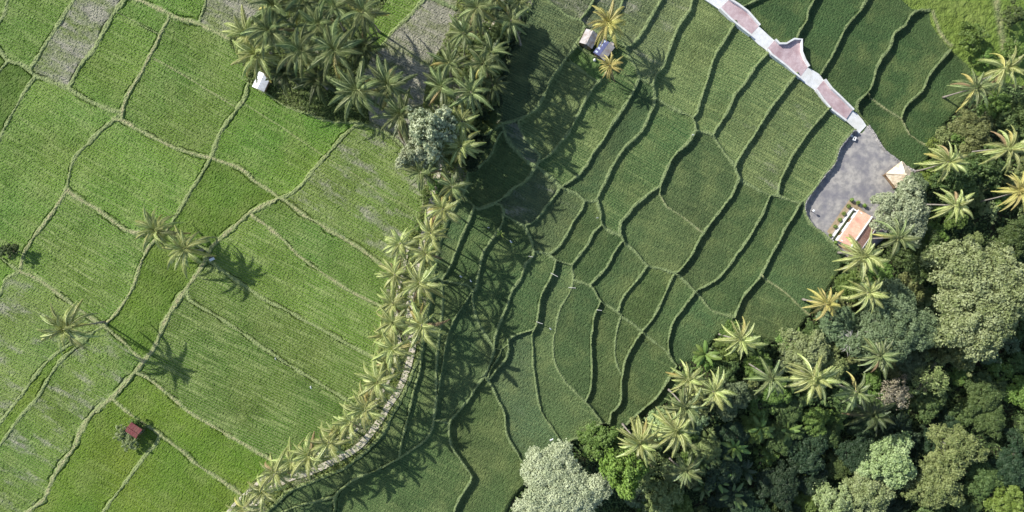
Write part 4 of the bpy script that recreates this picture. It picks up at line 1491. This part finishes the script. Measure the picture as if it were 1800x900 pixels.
def road_part(name, Lp, Rp, mat, dz=ROADZ, n=14, skirt=1.6):
    A, B_ = resample(Lp, n), resample(Rp, n)
    V, F = [], []
    for a, b_ in zip(A, B_):
        m_ = (a + b_) / 2
        z = float(zs(*m_)) + dz
        pa, pb = (*unproj(*a, z), z), (*unproj(*b_, z), z)
        V += [(pa[0], pa[1], z - skirt), pa, pb, (pb[0], pb[1], z - skirt)]
    for i in range(n - 1):
        for k in range(3):
            F.append((4 * i + k, 4 * i + k + 1, 4 * i + 5 + k, 4 * i + 4 + k))
    F += [(0, 3, 2, 1), (4 * n - 4, 4 * n - 3, 4 * n - 2, 4 * n - 1)]
    o = MB().add(V, F).build(name, mat)
    tag(o, kind='structure')
    return o


P1L, P1R = [(1264, 16), (1283, 35), (1300, 49), (1318, 63)], [(1281, 0), (1297, 10), (1313, 22), (1334, 46)]
P2L = [(1347, 88), (1354, 97), (1378, 115), (1395, 130), (1405, 138)]
P2R = [(1361, 71), (1368, 78), (1380, 78), (1394, 70), (1407, 71), (1407, 92), (1413, 107), (1420, 118)]
P3L, P3R = [(1433, 159), (1446, 178), (1460, 194), (1485, 213)], [(1448, 141), (1460, 157), (1477, 173), (1498, 194)]
road_part('road', [(1215, -24), (1240, 0), (1264, 16)], [(1258, -24), (1278, -3), (1281, 0)], M['slab'])
road_part('road', P1L, P1R, M['paver'], ROADZ + .02)
road_part('road', [(1318, 63), (1333, 78), (1347, 88)], [(1334, 46), (1349, 60), (1361, 71)], M['slab'])
road_part('road', P2L, P2R, M['paver'], ROADZ + .02, 24)
road_part('road', [(1405, 138), (1420, 150), (1433, 159)], [(1420, 118), (1440, 130), (1448, 141)], M['slab'])
road_part('road', P3L, P3R, M['paver'], ROADZ + .02)
road_part('road', [(1485, 213), (1496, 220), (1500, 230), (1505, 240)], [(1498, 194), (1507, 200), (1516, 210), (1523, 221)], M['slab'], ROADZ - .2)


def parapet(pts, label, hh=.62, wd=.24):
    S = resample(pts, max(8, len(pts) * 4)) if len(pts) < 7 else np.array(pts, float)
    C = np.array([pz(p, ROADZ + .02) for p in S])
    tn = np.gradient(C[:, :2], axis=0)
    tn /= np.linalg.norm(tn, axis=1)[:, None]
    nr = np.stack([-tn[:, 1], tn[:, 0]], -1)
    base = C[0].copy()
    root = empty('parapet_wall', tuple(base))
    tag(root, label, 'wall', 'white parapet walls of the paved way')

    def sweep(w_, z0, z1):
        V, F = [], []
        for c_, n_ in zip(C, nr):
            q = c_ - base
            for o_, z in ((-w_ / 2, z0), (-w_ / 2, z1), (w_ / 2, z1), (w_ / 2, z0)):
                V.append((q[0] + n_[0] * o_, q[1] + n_[1] * o_, q[2] + z))
        for i in range(len(C) - 1):
            for k in range(4):
                F.append((4 * i + k, 4 * i + (k + 1) % 4, 4 * i + 4 + (k + 1) % 4, 4 * i + 4 + k)[::-1])
        m_ = len(C) * 4
        F += [(0, 1, 2, 3), (m_ - 1, m_ - 2, m_ - 3, m_ - 4)]
        return MB().add(V, F)
    sweep(wd, -.5, hh).build('wall', M['white_wall'], root)
    sweep(wd + .08, hh + .003, hh + .08).build('coping', M['slab'], root)
    return root


parapet(P1L, 'white parapet wall on the lower left side of the uppermost pink paving')
parapet(P1R, 'white parapet wall on the upper right side of the uppermost pink paving')
parapet(P2L, 'straight white parapet wall opposite the pointed lookout bay')
parapet(P2R, 'white parapet wall bent round the pointed lookout bay')
parapet(P3L, 'white parapet wall on the lower left side of the lowest pink paving')
parapet(P3R, 'white parapet wall on the upper right side of the lowest pink paving')

# thin kerb between yard and the last field
kb = [(1524, 222), (1547, 260), (1563, 276), (1577, 288)]
K = np.array([pz(p, .25) for p in resample(kb, 20)])
rt = MB().tube([tuple(q) for q in K], .10, 6).build('kerb', M['bamboo'])
tag(rt, 'pale thin kerb between the grey yard and the dark green field', 'kerb')


# ------------------------------------------------------------------ buildings
def local(px, py, h):
    zg = float(ground(*unproj(px, py, float(zs(px, py)))))
    x, y = unproj(px, py, zg + h)
    zg = ground(x, y)
    x, y = unproj(px, py, zg + h)
    return x, y, zg


def dirw(dx, dy):
    """map direction -> world angle"""
    return math.atan2(-dy, dx)


def gable_hut(name, px, py, ang, L_, W_, eave, rise, matl, matr, label, cat='hut', wallm='wood', over=.25, ridge=None, posts=True, extra=None, group=None):
    """Ridge along local X at angle ang; slope facing local +Y uses matl, -Y uses matr."""
    x, y, zg = local(px, py, eave + rise * .5)
    root = empty(name, (x, y, zg), ang)
    tag(root, label, cat, group)
    w2, l2 = W_ / 2 - over, L_ / 2 - over
    for nm, sgn, mt in (('roof', 1, matl), ('roof', -1, matr)):
        mb = MB()
        n = 10
        for i in range(n):             # ribbed sheet
            x0, x1 = -L_ / 2 + L_ * i / n, -L_ / 2 + L_ * (i + 1) / n
            up = .018 * (i % 2)
            q = [(x0, sgn * W_ / 2, eave + up), (x0, sgn * .01, eave + rise + up), (x1, sgn * .01, eave + rise + up), (x1, sgn * W_ / 2, eave + up)]
            mb.slab(q if sgn > 0 else q, .05)
        mb.build(nm, M[mt], root)
    if ridge:
        MB().tube([(-L_ / 2 - .02, 0, eave + rise + .03), (L_ / 2 + .02, 0, eave + rise + .03)], .09, 8).build('ridge_cap', M[ridge], root)
    if wallm:
        mb = MB()
        t = .08
        for c_, s_ in (((0, w2, eave / 2 - .05), (2 * l2, t, eave - .1)), ((0, -w2, eave / 2 - .05), (2 * l2, t, eave - .1)),
                       ((l2, 0, eave / 2 - .05), (t, 2 * w2 - t - .01, eave - .1)), ((-l2, 0, eave / 2 - .05), (t, 2 * w2 - t - .01, eave - .1))):
            mb.box(c_, s_)
        mb.build('wall', M[wallm], root)
        MB().box((l2 + .06, 0, .85), (.04, .7, 1.7)).build('door', M['pot'], root)
    else:
        for sx in (-1, 1):
            for sy in (-1, 1):
                MB().box((sx * l2, sy * w2, eave / 2), (.12, .12, eave + .1)).build('post', M['wood'], root)
        MB().box((0, 0, .45), (2 * l2, 2 * w2, .12)).build('floor', M['wood'], root)
    return root


gable_hut('field_hut', 459, 143, dirw(-9, 20), 2.9, 2.25, 1.6, .35, 'metal_white', 'metal_white', 'small hut with a white sheet roof at the grove edge', wallm=None)
gable_hut('field_hut', 1036, 67, dirw(-10, 20), 2.7, 2.5, 1.9, .75, 'metal_grey', 'metal_grey', 'hut with a pale grey two-sided roof, left of the pair', 'hut')
hb = gable_hut('field_hut', 1062, 87, dirw(-16, 21), 3.0, 2.5, 1.6, .45, 'metal_grey', 'blue_tarp', 'hut with a grey and blue striped roof, right of the pair')
for i in range(4):
    MB().box((-1.15 + i * .75, -.80, 1.6 + .45 * .36 + .06), (.36, .55, .03)).build('pale_sheet', M['pale_blue'], hb)
gable_hut('field_hut', 234, 757, dirw(20, 14), 2.3, 1.9, 1.9, .35, 'metal_red', 'metal_red', 'little hut with a dark red sheet roof among bushes', 'hut', ridge='metal_red')
for (x, y, rp, lab) in ((212, 763, 15, 'round pale bush left of the red-roofed hut'), (227, 780, 15, 'pale bush below the red-roofed hut'),
                        (236, 743, 11, 'green bush above the red-roofed hut'), (249, 752, 8, 'dark bush on the right of the red-roofed hut'),
                        (266, 777, 5, 'tiny bush in the shadow of the red-roofed hut')):
    tree(x, y, rp, lab, 'pale' if 'pale' in lab else 'bright', 'S', 0 if rp > 10 else 1, None, 'bush', .9)

# thatched pavilion
def pavilion(px, py):
    eave, rise = 2.3, 1.7
    x, y, zg = local(px, py, eave)
    k = (H - zg - eave) / H
    ang = dirw(22, 28)
    root = empty('pavilion', (x, y, zg), ang)
    tag(root, 'open pavilion with a four-sided thatched roof on the grey yard', 'pavilion')
    a, b = 3.85 * k / 2, 3.6 * k / 2
    mb = MB()
    n = 7
    r = random.Random(4)
    for q in range(4):                # slightly sagging layered slopes, ragged at the eaves
        c, s = math.cos(q * math.pi / 2), math.sin(q * math.pi / 2)
        V, F = [], []
        m_ = 9
        for i in range(n):
            t = i / (n - 1)
            for j in range(m_):
                u = -1 + 2 * j / (m_ - 1)
                d = 1.0 - t * .985
                X, Y = a * d * 1.0, b * d * u
                z = eave + rise * t - .10 * math.sin(math.pi * t) + (r.uniform(-.05, .03) if 0 < i < n - 1 else 0) - (.12 * r.random() if i == 0 else 0)
                if abs(u) == 1:
                    z = eave + rise * t - .05 * math.sin(math.pi * t)
                V.append((X * c - Y * s, X * s + Y * c, z))
        for i in range(n - 1):
            for j in range(m_ - 1):
                F.append((i * m_ + j, i * m_ + j + 1, (i + 1) * m_ + j + 1, (i + 1) * m_ + j))
        mb.add(V, F)
        mb.add([(a * c - b * s, a * s + b * c, eave - .02), (a * c + b * s, a * s - b * c, eave - .02),
                (a * .9 * c + b * .9 * s, a * .9 * s - b * .9 * c, eave - .14), (a * .9 * c - b * .9 * s, a * .9 * s + b * .9 * c, eave - .14)], [(0, 1, 2, 3)])
    mb.build('roof', M['thatch'], root)
    MB().lathe((0, 0, eave + rise - .06), [(.16, 0), (.2, .1), (.1, .28), (.03, .42)], 10).build('finial', M['thatch'], root)
    for sx in (-1, 1):
        for sy in (-1, 1):
            MB().tube([(sx * a * .74, sy * b * .74, -.1), (sx * a * .74, sy * b * .74, eave + .2)], .09, 8).build('post', M['wood'], root)
    MB().box((0, 0, .42), (a * 1.6, b * 1.6, .16)).build('floor', M['wood'], root)


pavilion(1583, 309)

# terracotta shed with its walled strip
shed_ang = dirw(35, -50)
sx_, sy_, sz_ = local(1510, 408, 2.4)
kk = (H - sz_ - 2.4) / H
shed = empty('shed', (sx_, sy_, sz_), shed_ang)
tag(shed, 'shed with a terracotta tiled gable roof and white ridge', 'shed')
SL, SW, SE, SR = 6.5 * kk, 4.3 * kk, 2.1, 1.15
for sgn in (1, -1):
    mb = MB()
    n, mrow = 30, 9
    for i in range(n):
        x0, x1 = -SL / 2 + SL * i / n, -SL / 2 + SL * (i + 1) / n
        up = .03 if i % 2 else 0
        for j in range(mrow):
            t0, t1 = j / mrow, (j + 1) / mrow
            y0, z0 = sgn * SW / 2 * (1 - t0), SE + SR * t0 + .03
            y1, z1 = sgn * SW / 2 * (1 - t1) + sgn * .004, SE + SR * t1
            mb.add([(x0, y0, z0 + up), (x1 - .01, y0, z0 + up), (x1 - .01, y1, z1 + up), (x0, y1, z1 + up)], [(0, 1, 2, 3) if sgn < 0 else (3, 2, 1, 0)])
    mb.build('roof', M['tile'], shed)
MB().box((0, 0, SE + SR + .05), (SL + .1, .22, .12)).build('ridge_cap', M['white_wall'], shed)
for sgn in (1, -1):
    MB().box((0, sgn * (SW / 2 + .06), SE - .04), (SL + .06, .1, .16)).build('fascia', M['white_wall'], shed)
mb = MB()
w2, l2 = SW / 2 - .35, SL / 2 - .3
for c_, s_ in (((0, w2, SE / 2), (2 * l2, .15, SE)), ((0, -w2, SE / 2), (2 * l2, .15, SE)), ((l2, 0, SE / 2 + .2), (.15, 2 * w2 - .16, SE + .4)), ((-l2, 0, SE / 2 + .2), (.15, 2 * w2 - .16, SE + .4))):
    mb.box(c_, s_)
mb.build('wall', M['white_wall'], shed)
for dx in (-1.6, 1.4):
    MB().box((dx, w2 + .09, 1.0), (.9, .05, 2.0)).build('door', M['wood'], shed)


def in_shed(lx, ly, z):
    c, s = math.cos(shed_ang), math.sin(shed_ang)
    return sx_ + lx * c - ly * s, sy_ + lx * s + ly * c, z


# low white wall round a strip of lawn in front (local +Y is the upper left side)
gz = sz_
root = empty('garden_wall', in_shed(0, SW / 2 + .46, gz), shed_ang)
tag(root, 'low white wall round the lawn strip in front of the terracotta shed', 'wall')
MB().box((0, 0, .3), (SL + .5, .14, .8)).box((SL / 2 + .15, -.46, .3), (.2, .7, .8)).box((-SL / 2 - .15, -.46, .3), (.2, .7, .8)).build('wall', M['white_wall'], root)
MB().box((0, 0, .735), (SL + .54, .18, .06)).build('coping', M['slab'], root)
o = MB().box(in_shed(0, SW / 2 - .05, gz + .06), (SL, .84, .1), shed_ang).build('lawn', M['lawn'])
tag(o, kind='structure')
V = [in_shed(lx, ly, gz + .035) for lx, ly in ((-SL / 2 - 1.4, SW / 2 + 1.75), (-SL / 2 - 1.6, -SW / 2 + .2), (SL / 2 + .8, -SW / 2 + .2), (SL / 2 + 1.5, SW / 2 + 1.2), (SL / 2 + 1.3, SW / 2 + 1.75))]
o = MB().slab(V[::-1] if False else V, .3).build('soil', M['soil'])
tag(o, kind='structure')
V = [in_shed(lx, ly, gz + .05) for lx, ly in ((-SL / 2 - .9, SW / 2 + .75), (-SL / 2 - .9, -SW / 2 + .4), (SL / 2 + .4, -SW / 2 + .4), (SL / 2 + .4, SW / 2 + .75))]
o = MB().slab(V, .2).build('paving', M['yard'])
tag(o, kind='structure')
V = [in_shed(lx, ly, gz + .045) for lx, ly in ((-SL / 2 - .3, -SW / 2 + .5), (-SL / 2 - .3, -SW / 2 - 2.2), (SL / 2 + .2, -SW / 2 - 2.2), (SL / 2 + .2, -SW / 2 + .5))]
o = MB().slab(V, .2).build('soil', M['paver'])
tag(o, kind='structure')

POTS = [(1462, 415, 'potted shrub in the row before the shed, nearest the terrace bank'), (1471, 399, 'potted shrub second from the terrace bank'),
        (1479, 387, 'potted shrub third from the terrace bank'), (1486, 376, 'potted shrub fourth from the terrace bank'),
        (1494, 363, 'potted shrub fifth from the terrace bank'), (1500, 352, 'potted shrub at the far corner of the soil strip'),
        (1511, 357, 'potted shrub on the short side of the soil strip'), (1523, 362, 'small potted shrub near the feathery grey-green tree'),
        (1471, 427, 'potted shrub below the corner of the white garden wall')]
for i, (x, y, lab) in enumerate(POTS):
    wx, wy, zg = local(x - 1, y - 1, .9)
    p = empty('potted_plant', (wx, wy, zg))
    tag(p, lab, 'potted plant', 'potted shrubs by the shed')
    MB().lathe((0, 0, 0), [(.20, 0), (.28, .2), (.34, .45), (.30, .46), (.28, .40)], 12).build('pot', M['pot'], p, True)
    r = np.random.default_rng(i)
    d = r.standard_normal((160, 3))
    d[:, 2] = np.abs(d[:, 2])
    d /= np.linalg.norm(d, axis=1)[:, None]
    me = leaves_mesh('foliage', d * r.uniform(.25, .5, 160)[:, None] * np.array([.85, .85, 1.2]) + np.array([0, 0, .5]), d + r.standard_normal((160, 3)) * .4,
                     r.uniform(.06, .13, 160), r.random(160), r)
    me.materials.append(M['leaf_lime'])
    link(bpy.data.objects.new('foliage', me), p)


# ------------------------------------------------------------------ small things
def flag(px, py, hgt, label, size=.34, ang=.6, group='white rags on sticks in the fields'):
    x, y, zg = local(px, py, hgt)
    p = empty('scare_flag', (x, y, zg), ang)
    tag(p, label, 'flag', group)
    MB().tube([(0, 0, -.3), (.02, 0, hgt + .05)], .025, 6).build('stick', M['bamboo'], p)
    V, F = [], []
    for i in range(6):
        t = i / 5
        for j in range(4):
            V.append((t * size * 1.3, .05 * math.sin(t * 7) + (j / 3 - .5) * size * .5, hgt - .02 - .22 * t * t - .05 * math.sin(j * 2 + t * 4)))
    for i in range(5):
        for j in range(3):
            F.append((i * 4 + j, i * 4 + j + 1, i * 4 + j + 5, i * 4 + j + 4))
    MB().add(V, F).build('rag', M['white_cloth'], p)


flag(967, 775, 1.0, 'white rag on a stick in the terrace above the cream-white tree', .5)
flag(545, 679, 1.2, 'white rag on a stick in the large striped field, right of centre', .4, -1.2)
flag(483, 629, 1.0, 'white rag on a stick by the bank in the striped fields', .3, -1.2)
flag(808, 485, .8, 'left one of two small white rags in the shaded strip beside the ridge', .35, -.5)
flag(826, 492, .8, 'right one of two small white rags in the shaded strip beside the ridge', .35, -.9)
flag(896, 423, .9, 'white rag on the shaded terrace near the pale banana plant', .4, -.7)
flag(857, 400, .9, 'tiny white rag on the terrace strip left of the pale banana plant', .25, 0)
flag(966, 577, .9, 'white rag in the terrace next to the lowest bamboo spout', .35, -.6)
flag(1049, 383, .9, 'tiny white rag beside the bank junction in mid terraces', .25, .2)
flag(1217, 237, .9, 'tiny white rag by the grassy bank junction under the upper terraces', .3, .2)

SP = [(933, 451, 8, 10, 'bamboo spout across a bank, topmost in the middle terraces'), (974, 483, 14, 28, 'long bamboo spout across the second bank'),
      (1006, 506, 13, 5, 'bamboo spout lying level across the third bank'), (948, 567, 12, 20, 'lowest bamboo spout, near the small curved bank'),
      (1053, 545, 9, 8, 'short bamboo spout on the right-hand bank')]
for (x, y, ln, a, lab) in SP:
    wx, wy, zg = local(x, y, .5)
    hl = ln * .1 * (H - zg) / H / 2
    p = MB().tube([(-hl, 0, .08), (0, 0, 0), (hl, 0, -.12)], .055, 8).build('bamboo_spout', M['bamboo'])
    c, s = math.cos(R(-a)), math.sin(R(-a))
    zb = max(ground(wx + t * hl * c, wy + t * hl * s) + .12 * t for t in (-1, -.5, 0, .5))
    p.location = (wx, wy, zb + .12)
    p.rotation_euler = (0, 0, R(-a))
    tag(p, lab, 'spout', 'bamboo water spouts of the terraces')

# white block and its smaller neighbour at the foot of the paved way
for (x, y, s, lab) in ((1502.5, 243.5, (.55, .7, .55), 'white hollow block at the corner where the paved way meets the yard'), (1497.5, 238.5, (.42, .3, .4), 'small white block in the shadow beside the paved way')):
    wx, wy, zg = local(x, y, s[2])
    p = empty('block', (wx, wy, zg), R(-20))
    tag(p, lab, 'block')
    mb = MB()
    t = .13
    for c_, q in (((0, s[1] / 2 - t / 2, s[2] / 2), (s[0], t, s[2])), ((0, -s[1] / 2 + t / 2, s[2] / 2), (s[0], t, s[2])),
                  ((s[0] / 2 - t / 2, 0, s[2] / 2), (t, s[1] - 2 * t - .005, s[2])), ((-s[0] / 2 + t / 2, 0, s[2] / 2), (t, s[1] - 2 * t - .005, s[2]))):
        mb.box(c_, q)
    mb.build('wall', M['white_wall'], p)
# short lamp post on the yard
wx, wy, zg = local(1430.5, 370.5, 1.2)
p = empty('garden_lamp', (wx, wy, zg))
tag(p, 'short post with a white round head on the lower corner of the yard', 'garden lamp')
MB().tube([(0, 0, -.1), (0, 0, 1.0)], .05, 8).build('post', M['pot'], p)
MB().lathe((0, 0, 1.0), [(.05, 0), (.2, .06), (.24, .2), (.18, .34), (.05, .4)], 12).build('head', M['white_cloth'], p, True)
# offering shrine under the pair of palms
wx, wy, zg = local(371.5, 454, 1.3)
p = empty('shrine', (wx, wy, zg), R(25))
tag(p, 'small field shrine with a white and dark cloth roof below the two palms', 'shrine')
for a in (-1, 1):
    for b_ in (-1, 1):
        MB().box((a * .26, b_ * .22, .55), (.06, .06, 1.3)).build('post', M['wood'], p)
MB().box((0, 0, .8), (.62, .54, .06)).build('shelf', M['wood'], p)
MB().slab([(-.45, -.4, 1.15), (.45, -.4, 1.15), (.45, 0, 1.4), (-.45, 0, 1.4)], .04).build('roof', M['white_cloth'], p)
MB().slab([(-.45, .01, 1.4), (.45, .01, 1.4), (.45, .4, 1.15), (-.45, .4, 1.15)], .04).build('roof', M['dark_cloth'], p)
# sacks by the huts
wx, wy, zg = local(1045.5, 105, .35)
o = MB().lathe((0, 0, 0), [(.16, 0), (.27, .12), (.25, .36), (.1, .48), (.13, .55)], 10).build('sack', M['white_cloth'], None, True)
o.location = (wx, wy, zg)
tag(o, 'white sack standing on the ground below the huts', 'sack')
wx, wy, zg = local(1075, 78, .5)
o = MB().lathe((0, 0, 0), [(.36, 0), (.42, .1), (.42, .35), (.38, .6), (.44, .64), (.40, .7), (.36, .66)], 14).build('water_tub', M['metal_grey'], None, True)
o.location = (wx, wy, zg)
tag(o, 'round grey water tub beside the blue-striped hut roof', 'tub')

# ------------------------------------------------------------------ camera, light, air
cam = bpy.data.cameras.new('camera')
cam.lens = 24
cam.sensor_width = 36
cam.clip_end = 3000
co = link(bpy.data.objects.new('camera', cam))
co.location = (0, 0, H)
scene.camera = co

AZ = math.atan2(.845, -.535)                  # direction the light travels on the map
EL = R(36)
L = bpy.data.lights.new('sun', 'SUN')
L.energy = 4.6
L.angle = R(.55)
L.color = (1, .97, .90)
lo = link(bpy.data.objects.new('sun', L))
d = (.845 * math.cos(EL), -.535 * math.cos(EL), -math.sin(EL))
from mathutils import Vector
lo.rotation_euler = Vector(d).to_track_quat('-Z', 'Y').to_euler()
w = bpy.data.worlds.new('World')
scene.world = w
w.use_nodes = True
nt = w.node_tree
sky = nt.nodes.new('ShaderNodeTexSky')
sky.sky_type = 'NISHITA'
sky.sun_disc = False
sky.sun_elevation = EL
sky.sun_rotation = R(302.3)
nt.links.new(sky.outputs[0], nt.nodes['Background'].inputs['Color'])
nt.nodes['Background'].inputs['Strength'].default_value = .125
vs = scene.view_settings
vs.view_transform = 'Standard'
vs.look = 'None'
vs.gamma = 1
vs.use_curve_mapping = False
vs.exposure = .52
scene.cycles.max_bounces = 4
scene.cycles.diffuse_bounces = 2
scene.cycles.glossy_bounces = 1
scene.cycles.transmission_bounces = 2
